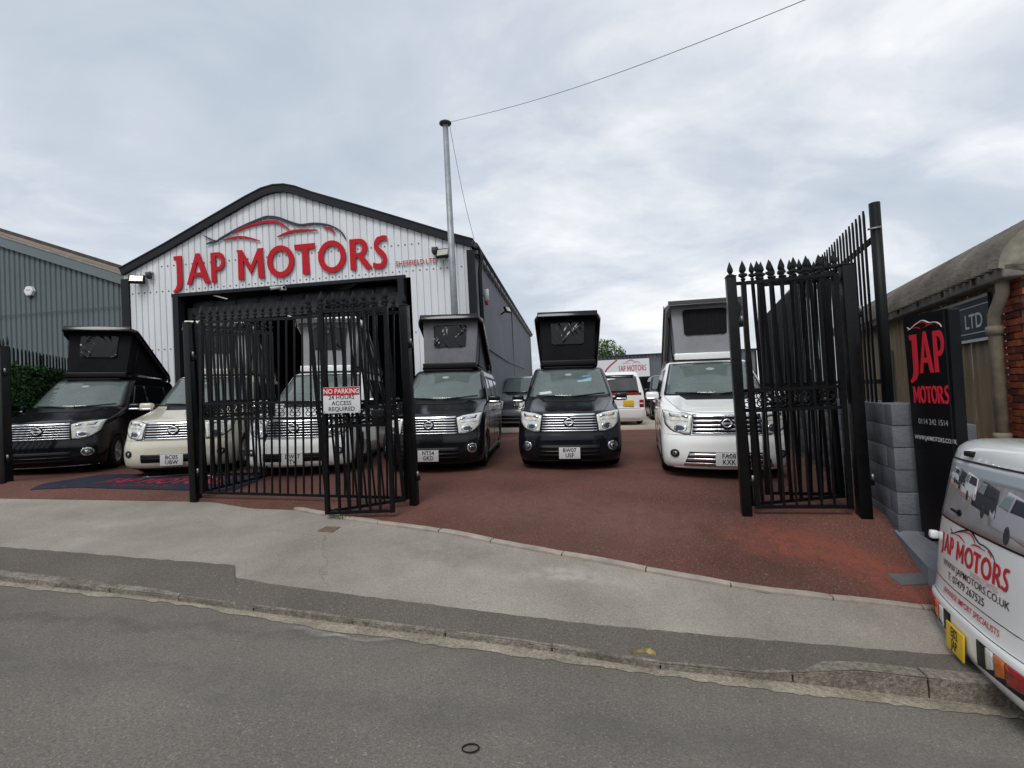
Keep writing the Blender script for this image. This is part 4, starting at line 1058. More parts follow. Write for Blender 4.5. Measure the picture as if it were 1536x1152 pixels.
VAN = Hull(F=[(.13, .15), (.17, .07), (.24, .025), (.36, .0), (.52, .005), (.60, .03), (.66, .055), (.80, .085), (.93, .125), (.975, .18), (1.02, .34), (1.07, .55), (1.13, .80), (1.185, 1.0), (1.225, 1.09), (1.30, 1.19), (1.45, 1.385), (1.62, 1.63), (1.77, 1.85), (1.82, 1.96), (1.86, 2.14), (1.885, 2.5)],
           Rr=[(.13, 4.62), (.25, 4.76), (.55, 4.79), (.62, 4.76), (1.0, 4.75), (1.3, 4.68), (1.75, 4.53), (1.82, 4.47), (1.86, 4.35), (1.885, 4.1)],
           w=[(.13, .80), (.18, .862), (.3, .885), (.5, .8975), (.8, .8975), (1.0, .885), (1.15, .868), (1.25, .85), (1.5, .795), (1.72, .74), (1.79, .715), (1.835, .67), (1.865, .61), (1.885, .52)],
           bow=[(.13, .09), (.9, .10), (1.1, .16), (1.3, .20), (1.9, .14)], cor=[(.13, .34), (.5, .42), (.95, .52), (1.1, .5), (1.25, .36), (1.8, .20), (1.9, .16)],
           rbow=[(.13, .05), (1.9, .07)], rcor=[(.13, .22), (1.0, .17), (1.9, .2)],
           zs=[.13, .145, .165, .19, .22]+zlev(.26, .92, 16)+zlev(.92, 1.26, 22)+zlev(1.26, 1.74, 14)+[1.74, 1.76, 1.78, 1.795, 1.81, 1.825, 1.838, 1.85, 1.862, 1.874, 1.885])
tyre_m = mat('tyre rubber', (.014, .014, .014), .85, var=.3, vscale=20); chrome = mat('chrome trim', (.72, .73, .75), .14, metal=1.0); rim_met = mat('alloy rim', (.45, .46, .47), .3, metal=.8)
black_pl = mat('black plastic', (.007, .007, .008), .45, spec=.3); glass_ws = mat('windscreen glass', (.185, .235, .225), .04, spec=.8, ior=1.6, var=.22, vscale=1.4, alpha=.60); glass_d = mat('privacy glass', (.010, .012, .013), .04, spec=.8, ior=1.6)  # windscreen: pale base colour stands in for sky reflection and haze on the glass
lens_m = mat('headlamp lens', (.74, .75, .70), .10, metal=.15, var=.30, vscale=16, coat=1.0, bump=.25, bscale=22); refl = mat('lamp reflector', (.75, .76, .78), .08, metal=1.0, var=.4, vscale=30)
amber = mat('amber lens', (.62, .36, .14), .25, var=.2, vscale=30); lampdark = mat('lamp dark bowl', (.10, .10, .11), .2, metal=.6)
plate_w = mat('plate white', (.60, .60, .60), .4, var=.06, vscale=12); plate_y = mat('plate yellow', (.72, .46, .02), .4); ink = mat('plate ink', (.012, .012, .014), .5)
red_lens = mat('red lamp', (.30, .012, .014), .15, coat=.6, var=.3, vscale=25); clear_lens = mat('clear lamp', (.62, .62, .62), .12, coat=.6, var=.2, vscale=25)
def paint(name, col, metal=0.0): return mat(name, col, .16 if max(col) < .1 else .22, metal=metal, coat=(.12 if max(col) < .1 else .9), spec=.33, var=.04, vscale=1.0)
pt_black = paint('black car paint', (.006, .0065, .009)); pt_navy = paint('blue black car paint', (.0065, .007, .0105)); pt_cream = paint('pearl cream car paint', (.60, .57, .47)); pt_white = paint('white car paint', (.84, .85, .84)); pt_silver = paint('silver car paint', (.30, .31, .33), .5); pt_grey = paint('dark grey car paint', (.045, .048, .055), .3)
tent_g = mat('grey tent cloth', (.165, .165, .18), .9, var=.12, vscale=4, bump=.5, bscale=9); tent_k = mat('black tent cloth', (.008, .008, .010), .85, var=.2, vscale=4, bump=.6, bscale=9); tent_l = mat('pale grey tent cloth', (.25, .255, .27), .9, var=.1, vscale=4, bump=.4, bscale=9)
pvc = mat('creased clear film', (.005, .0055, .007), .11, spec=.42)
AX = (.95, 3.87)
cabin_m = mat('cabin lining', (.16, .155, .15), .8, var=.2, vscale=3); seat_m = mat('seat cloth', (.34, .32, .29), .85, var=.2, vscale=6)
def seat_mesh():
    b = MB(); b.box((0, 2.42, 1.36), (.50, .16, .36), ch=.06); b.box((0, 2.44, 1.60), (.27, .12, .17), ch=.045)
    for sx in (-.06, .06): b.tube([(sx, 2.44, 1.50), (sx, 2.44, 1.56)], .008, 6)
    return b.mesh('seat', seat_m)
def wheel_ring():
    b = MB(); c = Vector((0, 1.72, 1.34)); ux, uz = Vector((1, 0, 0)), Vector((0, .5, .86))
    b.tube([c+ux*.185*math.cos(a)+uz*.185*math.sin(a) for a in np.linspace(0, 2*math.pi, 26)], .016, 6, caps=False); b.tube([c-ux*.18, c+ux*.18], .02, 6); return b.mesh('steering_wheel', black_pl)
def van_body(m):
    me = VAN.mesh('body', m); me.materials.append(black_pl)
    o = link('cut', me); cb = MB()
    for y in AX:
        for s in (-1, 1): cb.lathe([(0, .60*s), (.352, .60*s), (.352, 1.1*s), (0, 1.1*s)], (0, y, .335), axis='x', n=32, smooth=False)
    sc_p = [(-.745, 1.25), (.745, 1.25), (.632, 1.765), (-.632, 1.765)]
    cb.add([(x, y, z) for y in (.85, 2.75) for x, z in sc_p], [(0, 1, 2, 3), (7, 6, 5, 4), (0, 4, 5, 1), (1, 5, 6, 2), (2, 6, 7, 3), (3, 7, 4, 0)])
    cm = cb.mesh('cutter', cabin_m); bm = bmesh.new(); bm.from_mesh(cm); bmesh.ops.remove_doubles(bm, verts=bm.verts, dist=1e-5); bmesh.ops.recalc_face_normals(bm, faces=bm.faces); bm.to_mesh(cm); bm.free()
    co = link('cutter', cm)
    md = o.modifiers.new('b', 'BOOLEAN'); md.operation = 'DIFFERENCE'; md.object = co; md.solver = 'EXACT'; md.material_mode = 'TRANSFER'
    dg = bpy.context.evaluated_depsgraph_get(); out = bpy.data.meshes.new_from_object(o.evaluated_get(dg)); bpy.data.objects.remove(o); bpy.data.objects.remove(co)
    return out
def body_mesh(m):
    base = shared('vanbody', lambda: van_body(pt_black)); me = base.copy()
    for i in range(len(me.materials)):
        if me.materials[i] == pt_black: me.materials[i] = m
    return me
def wheel_meshes():
    t = MB().lathe([(.20, -.10), (.29, -.105), (.325, -.08), (.335, -.03), (.335, .03), (.325, .08), (.29, .105), (.215, .10), (.205, .08), (.20, -.10)], (0, 0, 0), axis='x', n=32).mesh('tyre', tyre_m)
    r = MB().lathe([(.215, .085), (.20, .095), (.195, .05), (.17, .03), (0, .03)], (0, 0, 0), axis='x', n=32)
    for k in range(6):
        a = k*math.pi/3; m = Matrix.Rotation(a, 3, 'X')
        vs = [m @ Vector(v) for v in ((.075, -.022, .03), (.075, .022, .03), (.088, .034, .20), (.088, -.034, .20), (.035, -.032, .03), (.035, .032, .03), (.035, .044, .20), (.035, -.044, .20))]
        r.add(vs, [(0, 1, 2, 3), (0, 4, 5, 1), (1, 5, 6, 2), (3, 2, 6, 7), (0, 3, 7, 4)])
    r.lathe([(.055, .03), (.055, .085), (.03, .092), (0, .092)], (0, 0, 0), axis='x', n=16)
    d = MB().lathe([(.19, .028), (0, .028)], (0, 0, 0), axis='x', n=24).mesh('hub_plate', black_pl)
    return t, r.mesh('rim', rim_met), d
def add_wheels(root, ys, wx, steer=0.0, r=.335, lift_z=0.0):
    t, rm, d = shared('wheels', wheel_meshes)
    for i, y in enumerate(ys):
        for s in (-1, 1):
            w = link('wheel', t, root, Matrix.Translation((s*wx, y, r+lift_z)) @ Matrix.Rotation((math.pi if s < 0 else 0)+(steer if i == 0 else 0), 4, 'Z') @ Matrix.Scale(r/.335, 4))
            link('rim', rm, w)
def plate(root, hull, side, cx, cz, l1, l2, m=None, w=.35, h=.19, mir=False, one=None):
    y = hull.surf(side, cx, cz).y; sg = -1 if side == 'front' else 1
    # flat board standing 2 cm off the bumper
    ym = min(hull.surf(side, cx+q*w/2, cz+r*h/2).y*(-sg) for q in (-1, 0, 1) for r in (-1, 0, 1)) if False else None
    ext = [hull.surf(side, cx+q*w/2, cz+r*h/2).y for q in (-1, 0, 1) for r in (-1, 0, 1)]
    yb = (min(ext) if side == 'front' else max(ext))+sg*.012
    p = MB().box((cx, yb, cz), (w, .012, h), ch=.004).build('number_plate', m or plate_w, root)
    k = 1 if side == 'front' else -1
    fr = lambda a, b, hh: Vector((cx+k*a, yb+sg*(.0062+hh), cz+b))
    if one: text(one, fr, h*.72, ink, p, 'plate_characters', off=.012, sx=.82, h=.001)
    else:
        text(l1, fr, h*.50, ink, p, 'plate_characters', off=.022, sx=.86, h=.001, y=h*.235, spacing=1.08); text(l2, fr, h*.50, ink, p, 'plate_characters', off=.022, sx=.86, h=.001, y=-h*.215, spacing=1.08)
    return p
def arcpoly(cx, cz, rx, rz, n=20): return [(cx+rx*math.cos(2*math.pi*i/n), cz+rz*math.sin(2*math.pi*i/n)) for i in range(n)]
def van(name, label, px, py, Y, yaw, paint_m, plate_txt, tent=None, grille='bars', fog='ring', film=None, steer=0.0, simple=False, intake='dark', group='camper vans parked in a row in the yard', cat='camper van', dash=0, lip=None, z_adj=0.0, tentwin='film', pos=None, tint=None):
    X = ray(px, py).x*Y if pos is None else pos[0]; Y = Y if pos is None else pos[1]
    root = thing(name, label, cat, Matrix.Translation((X, Y, yard_z(X)+.004+z_adj)) @ Matrix.Rotation(math.atan(-YB), 4, 'Y') @ Matrix.Rotation(-yaw, 4, 'Z'), group)
    H = VAN
    link('body', body_mesh(paint_m), root)
    add_wheels(root, AX, .78, steer)
    sh = lambda k, f: shared(('van',)+k, f)
    def P(key, side, poly, m, nm, par=root, h=.004, nz=8, na=10, skirt=.012):
        return link(nm, sh((key, m.name), lambda: H.patch(side, poly, h, nz, na, skirt).mesh(nm, m)), par)
    gl = tint or glass_ws
    for nm_, pl_ in (('a', [(-.80, 1.215), (.80, 1.215), (.795, 1.245), (-.795, 1.245)]), ('b', [(-.67, 1.765), (.67, 1.765), (.66, 1.795), (-.66, 1.795)]), ('c', [(-.80, 1.245), (-.755, 1.245), (-.635, 1.77), (-.672, 1.77)]), ('d', [(.755, 1.245), (.80, 1.245), (.672, 1.77), (.635, 1.77)])):
        P('wsrim'+nm_, 'front', pl_, black_pl, 'windscreen_seal', h=.004, nz=12, na=18 if nm_ in 'ab' else 3, skirt=.010)
    if not simple:
        for sx in (-.37, .37): link('seat', sh(('seat',), seat_mesh), root, Matrix.Translation((sx, 0, 0)))
        link('steering_wheel', sh(('stw',), wheel_ring), root, Matrix.Translation((-.37, 0, 0)))
    ws_ = P('ws', 'front', [(-.77, 1.24), (.77, 1.24), (.645, 1.775), (-.645, 1.775)], gl, 'windscreen', h=.006, nz=14, na=22, skirt=.001)
    if not simple:
        # things seen in the windscreen
        pm_ = mat('dash paper', (.55, .62, .60), .6); bl_ = mat('blue sticker', (.12, .24, .42), .5); tl_ = mat('pale teal sticker', (.25, .42, .42), .5)
        if dash:
            P('paper%d' % dash, 'front', [(-.56, 1.27), (-.30, 1.275), (-.34, 1.345), (-.585, 1.34)], pm_, 'paper', ws_, h=.0085, nz=3, na=4, skirt=.001)
            P('sticker%d' % dash, 'front', [(.17, 1.50), (.46, 1.51), (.46, 1.60), (.30, 1.56), (.17, 1.55)], tl_, 'sticker', ws_, h=.0085, nz=5, na=5, skirt=.001)
            P('stickerb%d' % dash, 'front', [(.26, 1.60), (.46, 1.605), (.46, 1.66), (.30, 1.655)], bl_, 'sticker_print', ws_, h=.0085, nz=3, na=4, skirt=.001)
        P('mirrorin', 'front', arcpoly(.0, 1.665, .075, .028, 12), mat('inner mirror', (.30, .34, .34), .5), 'inner_mirror', ws_, h=.0085, nz=4, na=5, skirt=.001)
        P('dashline', 'front', [(-.60, 1.395), (.20, 1.40), (.20, 1.408), (-.60, 1.403)], mat('dash edge', (.24, .28, .27), .5), 'dash_edge', ws_, h=.0085, nz=2, na=8, skirt=.001)
    P('cowl', 'front', [(-.47, 1.145), (.47, 1.145), (.56, 1.212), (-.56, 1.212)], black_pl, 'cowl', h=.007, nz=4, na=10)
    for s in (-1, 1):
        link('wiper', sh(('wiper', s), lambda: H.line('front', [(.02*s+.05, 1.225), (.35*s+.1, 1.262), (.60*s+.08, 1.285)] if s > 0 else [(-.08, 1.225), (-.3, 1.245), (-.62, 1.255)], .011).mesh('wiper', black_pl)), root, Matrix.Translation((0, -.018, .008)))
    link('bonnet_seam', sh(('seam',), lambda: H.line('front', [(-.80, 1.20), (-.70, 1.08), (-.60, .985), (-.30, .962), (0, .957), (.30, .962), (.60, .985), (.70, 1.08), (.80, 1.20)], .0035).mesh('bonnet_seam', black_pl)), root)
    # headlights
    for s in (-1, 1):
        hl = [(s*.455, .935), (s*.50, .655), (s*.60, .655), (s*.745, .70), (s*.83, .80), (s*.852, .985), (s*.80, .985)]
        P(('hrim', s), 'front', [(a+(.012*s if abs(a) > .6 else -.010*s), z+(.012 if z > .8 else -.012)) for a, z in hl], black_pl, 'headlight_seal', h=.004, nz=10, na=10)
        hd = P(('hl', s), 'front', hl, lens_m, 'headlight', h=.010, nz=10, na=10)
        P(('hla', s), 'front', [(s*.52, .875), (s*.76, .89), (s*.78, .955), (s*.51, .93)], refl, 'upper_reflector', hd, h=.0125, nz=3, na=6, skirt=.002)
        for k in range(2): P(('hlc', s, k), 'front', [(s*(.55+.1*k), .885), (s*(.60+.1*k), .888), (s*(.60+.1*k), .925), (s*(.55+.1*k), .922)], amber if k else lampdark, 'bulb', hd, h=.0145, nz=2, na=3, skirt=.002)
        P(('hlr', s), 'front', arcpoly(s*.625, .735, .088, .062), refl, 'lower_reflector', hd, h=.0125, nz=8, na=8, skirt=.002)
        P(('hlb', s), 'front', arcpoly(s*.625, .735, .055, .038), lampdark, 'bulb_cap', hd, h=.0145, nz=6, na=6, skirt=.002)
        P(('hld', s), 'front', [(s*.51, .825), (s*.80, .845), (s*.80, .858), (s*.51, .838)], lampdark, 'divider', hd, h=.0125, nz=2, na=6, skirt=.002)
    # grille
    gp_ = [(-.475, .655), (.475, .655), (.445, .935), (-.445, .935)]
    if grille == 'bars':
        g = P('grb', 'front', gp_, black_pl, 'grille', h=.002, nz=6, na=14)
        for k in range(7):
            z = .662+k*.0435; hw = .472-.028*(k/6); th = .017 if k < 6 else .032
            P(('slat', k), 'front', [(-hw, z-th/2), (hw, z-th/2), (hw, z+th/2), (-hw, z+th/2)], chrome, 'slat', g, h=.020, nz=3, na=16, skirt=.02)
    else:
        g = P('grb2', 'front', gp_, black_pl, 'grille', h=.002, nz=6, na=14)
        for k, (z, th) in enumerate(((.665, .018), (.715, .034), (.775, .034), (.838, .036), (.912, .046))):
            hw = .47-.02*(k/4)
            P(('slatw', k), 'front', [(-hw, z-th/2), (hw, z-th/2), (hw, z+th/2), (-hw, z+th/2)], chrome, 'slat', g, h=.018, nz=3, na=16, skirt=.02)
    def emb():
        b = MB(); c = H.pt('front', 0, .80, .035); n = H.nrm('front', 0, .80)
        ux, uz = Vector((1, 0, 0)), n.cross(Vector((1, 0, 0))).normalized()
        if uz.z < 0: uz = -uz
        b.tube([c+ux*.058*math.cos(a)+uz*.056*math.sin(a) for a in np.linspace(0, 2*math.pi, 25)], .012, 6, caps=False)
        for o in (c,): b.add([o+ux*x+uz*z+n*h for x, z, h in ((-.078, -.014, .008), (.078, -.014, .008), (.078, .014, .008), (-.078, .014, .008), (-.078, -.014, -.01), (.078, -.014, -.01), (.078, .014, -.01), (-.078, .014, -.01))], [(0, 1, 2, 3), (0, 4, 5, 1), (1, 5, 6, 2), (2, 6, 7, 3), (3, 7, 4, 0)])
        return b.mesh('emblem', chrome)
    P('embd', 'front', arcpoly(0, .80, .092, .086, 18), black_pl, 'emblem_disc', g, h=.024, nz=8, na=8, skirt=.02)
    em = link('emblem', sh(('emblem',), emb), g)
    # lower bumper
    link('bumper_seam', sh(('bseam',), lambda: H.line('front', [(-.86, .64), (-.5, .635), (0, .632), (.5, .635), (.86, .64)], .0035).mesh('bumper_seam', black_pl)), root)
    P('lip', 'front', [(-.80, .135), (.80, .135), (.82, .165), (-.82, .165)], lip or black_pl, 'lip', h=.006, nz=2, na=16)
    if intake == 'dark':
        it = P('int', 'front', [(-.52, .215), (.52, .215), (.50, .43), (-.50, .43)], black_pl, 'intake', h=.003, nz=5, na=14)
        for k in range(3): P(('ints', k), 'front', [(-.50, .255+k*.06), (.50, .255+k*.06), (.50, .275+k*.06), (-.50, .275+k*.06)], paint_m if k == 1 else black_pl, 'intake_bar', it, h=.016, nz=2, na=12, skirt=.016)
    elif intake == 'chrome':
        it = P('int2', 'front', [(-.60, .19), (.60, .19), (.52, .40), (-.52, .40)], black_pl, 'intake', h=.003, nz=5, na=14)
        for k in range(3): P(('intc', k), 'front', [(-.60+.03*k, .205+k*.065), (.60-.03*k, .205+k*.065), (.585-.03*k, .245+k*.065), (-.585+.03*k, .245+k*.065)], chrome, 'intake_bar', it, h=.018, nz=3, na=14, skirt=.018)
    elif intake == 'slot':
        it = P('int3', 'front', [(-.50, .26), (.50, .26), (.50, .40), (-.50, .40)], black_pl, 'intake', h=.003, nz=4, na=12)
        P('ints3', 'front', [(-.50, .32), (.50, .32), (.50, .335), (-.50, .335)], black_pl, 'intake_bar', it, h=.012, nz=2, na=12)
    for s in (-1, 1):
        r = .082 if fog == 'ring' else .06; z = .41 if fog != 'low' else .37
        fo = P(('fog', s, fog), 'front', arcpoly(s*.715, z, r, r), chrome if fog == 'ring' else black_pl, 'fog_light', h=.012, nz=10, na=10)
        P(('fogb', s, fog), 'front', arcpoly(s*.715, z, r*.70, r*.70), lampdark, 'bowl', fo, h=.016, nz=8, na=8)
        P(('fogl', s, fog), 'front', arcpoly(s*.715, z, r*.42, r*.42), refl, 'lens', fo, h=.020, nz=6, na=6)
    if plate_txt: plate(root, H, 'front', .0, .30, *plate_txt)
    # sides: glass, doors, handles, mirrors
    for s, side in ((1, 'right'), (-1, 'left')):
        P(('sg', s), side, [(1.62, 1.20), (4.55, 1.20), (4.38, 1.70), (2.04, 1.70)], black_pl, 'window_band', h=.002, nz=6, na=20)
        for k, poly in enumerate(([(1.66, 1.225), (2.38, 1.225), (2.38, 1.685), (2.05, 1.685)], [(2.46, 1.225), (3.52, 1.225), (3.52, 1.685), (2.46, 1.685)], [(3.60, 1.225), (4.46, 1.225), (4.36, 1.685), (3.60, 1.685)])):
            P(('sgw', s, k), side, poly, glass_d, 'side_window', h=.006, nz=6, na=10)
        link('belt_strip', sh(('belt', s), lambda: H.line(side, [(1.60, 1.195), (2.5, 1.19), (4.5, 1.19)], .007).mesh('belt_strip', chrome)), root)
        for k, pts in enumerate(([(1.42, .32), (1.40, .9), (1.52, 1.16), (1.62, 1.22)], [(2.42, .28), (2.42, 1.2)], [(3.56, .75), (3.56, 1.2)], [(1.42, .28), (3.3, .28)], [(2.42, .62), (4.4, .62)])):
            link('door_seam', sh(('ds', s, k), lambda: H.line(side, pts, .0035).mesh('door_seam', black_pl)), root)
        for k, y in enumerate((2.25, 2.55)):
            link('door_handle', sh(('dh', s, k, paint_m.name), lambda: MB().tube([H.pt(side, y-.09, .98, .0), H.pt(side, y-.07, .98, .03), H.pt(side, y+.07, .98, .03), H.pt(side, y+.09, .98, 0)], .014, 6).mesh('door_handle', paint_m)), root)
        mr = MB().box((s*1.0, 1.42, 1.215), (.22, .15, .145), ch=.04).build('wing_mirror', paint_m, root)
        MB().box((s*1.0, 1.405, 1.165), (.20, .14, .05), ch=.018).build('mirror_base', chrome if not simple else black_pl, mr)
        MB().tube([(s*.82, 1.46, 1.17), (s*.92, 1.44, 1.18)], .028, 8).build('mirror_arm', black_pl, mr)
        link('sill', sh(('sill', s), lambda: MB().box((s*.85, 2.4, .17), (.08, 2.2, .10), ch=.02).mesh('sill', black_pl)), root)
    light = max(paint_m.node_tree.nodes['Principled BSDF'].inputs[0].default_value[:3]) > .3
    # pop-up roof
    if tent:
        hingeY, hz, L, a = 4.50, 1.90, 2.50, R(26.5)
        if film: a = film
        Rm = Matrix.Translation((0, hingeY, hz)) @ Matrix.Rotation(-a, 4, 'X')
        def shell():
            b = MB(); n = 13; m_ = 11; vs = []
            # top skin with rounded shoulders, then a skirt all round
            prof = [(-.70, -.13), (-.715, -.06), (-.70, .0), (-.66, .035), (-.55, .055), (0, .07), (.55, .055), (.66, .035), (.70, .0), (.715, -.06), (.70, -.13)]
            for i in range(n):
                t = i/(n-1); y = -L*t-.06; e = max(0, (t-.90)/.10); w = 1-.10*e*e; dz = -.075*e*e
                e2 = max(0, (.08-t)/.08); w -= .06*e2*e2
                for x, z in prof: vs.append((x*w, y, z+(dz if z > -.1 else 0)))
            fs = [(i*m_+k, i*m_+k+1, (i+1)*m_+k+1, (i+1)*m_+k) for i in range(n-1) for k in range(m_-1)]
            # inner skin
            o = len(vs); vs += [(x*.96, y, z-.018) for x, y, z in vs[:]]
            fs += [tuple(o+q for q in reversed(f)) for f in fs[:]]
            for k in range(m_-1): fs += [(k, o+k, o+k+1, k+1), ((n-1)*m_+k, (n-1)*m_+k+1, o+(n-1)*m_+k+1, o+(n-1)*m_+k)]
            for i in range(n-1): fs += [(i*m_, (i+1)*m_, o+(i+1)*m_, o+i*m_), (i*m_+m_-1, o+i*m_+m_-1, o+(i+1)*m_+m_-1, (i+1)*m_+m_-1)]
            # front lip
            fr = [(i) for i in range(m_)]; base = (n-1)*m_
            vs += [(prof[0][0]*.90, -L-.09, -.14), (prof[-1][0]*.90, -L-.09, -.14)]
            b.add(vs, fs, True); b.box((0, -L-.055, -.075), (1.27, .05, .13), ch=.02)
            return b.mesh('pop_top_roof', paint_m)
        link('pop_top_roof', sh(('shell', paint_m.name), shell), root, Rm)
        if light:
            for sg in (-1, 1): MB().box((sg*.722, -L*.5-.02, -.085), (.014, L*.90, .11)).build('roof_skirt', black_pl, root).matrix_local = Rm
            MB().box((0, -L-.083, -.105), (1.30, .012, .075)).build('roof_skirt', black_pl, root).matrix_local = Rm
        inv = Rm
        tf = lambda x, y, z: inv @ Vector((x, y, z))
        top_l, top_r = tf(-.60, -L+.10, -.02), tf(.60, -L+.10, -.02)
        by, bz = 2.17, 1.99; bl_, br_ = Vector((-.545, by, bz)), Vector((.545, by, bz)); hl_, hr_ = Vector((-.58, 4.42, 1.90)), Vector((.58, 4.42, 1.90))
        tfl = lambda u, v: (bl_.lerp(br_, u)).lerp(top_l.lerp(top_r, u), v)
        b = MB(); vs = []; nu, nv = 12, 10
        for j in range(nv+1):
            for i in range(nu+1):
                p = tfl(i/nu, j/nv); p.y -= .035*math.sin(math.pi*i/nu)*math.sin(math.pi*j/nv)+random.uniform(-.004, .004); vs.append(p)
        f_ = MB().add(vs, [(j*(nu+1)+i, j*(nu+1)+i+1, (j+1)*(nu+1)+i+1, (j+1)*(nu+1)+i) for j in range(nv) for i in range(nu)], True).build('tent_front', tent, root, fix=False)
        # clear window with rounded corners
        b = MB(); rad = .07; wu0, wu1, wv0, wv1 = (.20, .80, .36, .86) if tentwin == 'film' else (.17, .83, .36, .88)
        pol = []
        for cx_, cy_, a0 in ((wu1-rad, wv1-rad, 0), (wu0+rad, wv1-rad, 90), (wu0+rad, wv0+rad*.6, 180), (wu1-rad, wv0+rad*.6, 270)):
            for i in range(5): aa = R(a0+90*i/4); pol.append((cx_+rad*math.cos(aa), cy_+rad*math.sin(aa)))
        def wfr(u, v, h): p = tfl(u, v); return Vector((p.x, p.y-.035*math.sin(math.pi*u)*math.sin(math.pi*v)-.012-h, p.z))
        if True:
            # creased film as a fine wrinkled grid
            g = MB(); vv = []; N1, N2 = 26, 20; ok = {}
            rn = random.Random(len(label)*7+int(abs(X)*10)); N1, N2 = 44, 34
            cr = [(rn.uniform(0, 1), rn.uniform(0, 1), rn.uniform(.15, .75)*(1 if q_ % 4 else -1), rn.uniform(.014, .03), rn.uniform(.10, .26), rn.uniform(.008, .022)) for q_ in range(13)]
            for j in range(N2+1):
                for i in range(N1+1):
                    u0, v0 = i/N1, j/N2; u = wu0+(wu1-wu0)*u0; v = wv0+(wv1-wv0)*v0
                    if j in (0, N2): u = wu0+.04+(wu1-wu0-.08)*i/N1
                    if j in (1, N2-1): u = wu0+.018+(wu1-wu0-.036)*i/N1
                    hgt = 0
                    for cu_, cv_, ca, cw, cl_, ch_ in cr:
                        a_, b_ = (u0-cu_)*math.cos(ca)+(v0-cv_)*math.sin(ca)*.8, -(u0-cu_)*math.sin(ca)+(v0-cv_)*math.cos(ca)*.8
                        hgt += ch_*math.exp(-(a_/cw)**2/2-(b_/cl_)**2/2)
                    if tentwin != 'film': hgt = .007*math.sin(u0*62+1.5*math.sin(v0*3))
                    vv.append(wfr(u, v, hgt+.008))
            g.add(vv, [(j*(N1+1)+i, j*(N1+1)+i+1, (j+1)*(N1+1)+i+1, (j+1)*(N1+1)+i) for j in range(N2) for i in range(N1)], True)
            g.build('tent_window', pvc if tentwin == 'film' else tent_k, f_, fix=False)
        for sg, (tp, bs, hg) in ((1, (top_r, br_, hr_)), (-1, (top_l, bl_, hl_))):
            vs = []; nu = 10
            for i in range(nu+1):
                t = i/nu; p, q = bs.lerp(hg, t), tp.lerp(tf(sg*.60, -.1, -.03), t); q.z = max(q.z, p.z)
                for j in range(5):
                    s_ = j/4; r_ = p.lerp(q, s_); r_.x -= sg*.03*math.sin(math.pi*s_)*(1-t); vs.append(r_)
            MB().add(vs, [(i*5+j, i*5+j+1, i*5+6+j, i*5+5+j) for i in range(nu) for j in range(4)], True).build('tent_side', tent, root, fix=False)
        # dark frame on the roof below the cloth
        MB().box((0, 2.16, 1.935), (1.13, .13, .12), ch=.02).build('roof_frame', black_pl if max(paint_m.node_tree.nodes['Principled BSDF'].inputs[0].default_value[:3]) < .3 else paint_m, root)
        MB().box((0, 3.3, 1.885), (1.20, 2.2, .05), ch=.015).build('roof_tray', black_pl, root)
        for sg in (-1, 1): MB().tube([(sg*.585, 2.4, 1.92), tf(sg*.62, -L+.45, -.08)], .012, 6).build('roof_strut', black_pl, root)
        MB().box((0, 1.93, 1.835), (1.02, .05, .022), ch=.008).build('roof_lip', black_pl, root)
    return root
def rear_details(root, H, stripe=True):
    P = lambda poly, m, nm, par=root, h=.005, nz=6, na=12: H.patch('rear', poly, h, nz, na).build(nm, m, par)
    P([(-.70, 1.13), (.70, 1.13), (.63, 1.70), (-.63, 1.70)], glass_d, 'rear_window')
    P([(-.78, 1.04), (.78, 1.04), (.77, 1.13), (-.77, 1.13)], mat('dark red stripe', (.22, .012, .018), .3), 'red_band')
    for s in (-1, 1):
        t = P([(s*.70, .62), (s*.85, .62), (s*.85, .88), (s*.70, .88)], red_lens, 'tail_light', h=.012); P([(s*.71, .72), (s*.84, .72), (s*.84, .77), (s*.71, .77)], clear_lens, 'indicator', t, h=.016, nz=2, na=4)
    P([(-.86, .58), (.86, .58), (.86, .592), (-.86, .592)], black_pl, 'bumper_seam', h=.003, nz=2)
    plate(root, H, 'rear', -.32 if True else 0, .76, '', '', plate_y, w=.36, h=.2)
    MB().box((0, 4.50, 1.74), (1.1, .12, .03), ch=.01).build('spoiler', black_pl, root)
SP = 'camper vans parked in a row in the yard'
van('camper_van', 'black camper van with raised roof parked beside the ivy screen', 50, 660, 8.75, R(-17), pt_black, None, tent_k, steer=R(6), lip=chrome)
van('camper_van', 'cream camper van with a raised white roof behind the black gate', 256, 660, 8.4, R(-13), pt_cream, ('BC05', 'UBW'), tent_l, fog='small', intake='slot')
van('camper_van', 'white camper van with raised roof behind the long railing panel', 437, 660, 8.1, R(-5), pt_white, ('DW57', 'TV'), tent_l, intake='slot', fog='small')
van('camper_van', 'black camper van with a grey tent front and plate NT54 GKD', 640, 650, 8.15, R(3), pt_black, ('NT54', 'GKD'), tent_g)
van('camper_van', 'blue black camper van with black tent front and plate BW07 USF', 852, 650, 8.12, R(7), pt_navy, ('BW07', 'USF'), tent_k, dash=1)
van('camper_van', 'white camper van with chrome bumper bars and plate FA08 KXK', 1090, 650, 6.95, R(15), pt_white, ('FA08', 'KXK'), tent_l, grille='wide', intake='chrome', fog='low', tentwin='curtain', lip=pt_white)
# vehicles deeper in the yard
v = van('parked_van', 'dark silver van parked against the grey side wall of the workshop', 772, 600, 17.0, R(10), pt_silver, None, simple=True, cat='van', group='vans at the back of the yard', z_adj=.14)
v = van('parked_van', 'white van with a red tail band parked on the concrete', 943, 600, 20.0, R(187), pt_white, None, simple=True, cat='van', group='vans at the back of the yard', pos=(ray(935, 600).x*16.8+.42, 21.6), z_adj=.15)
rear_details(v, VAN)
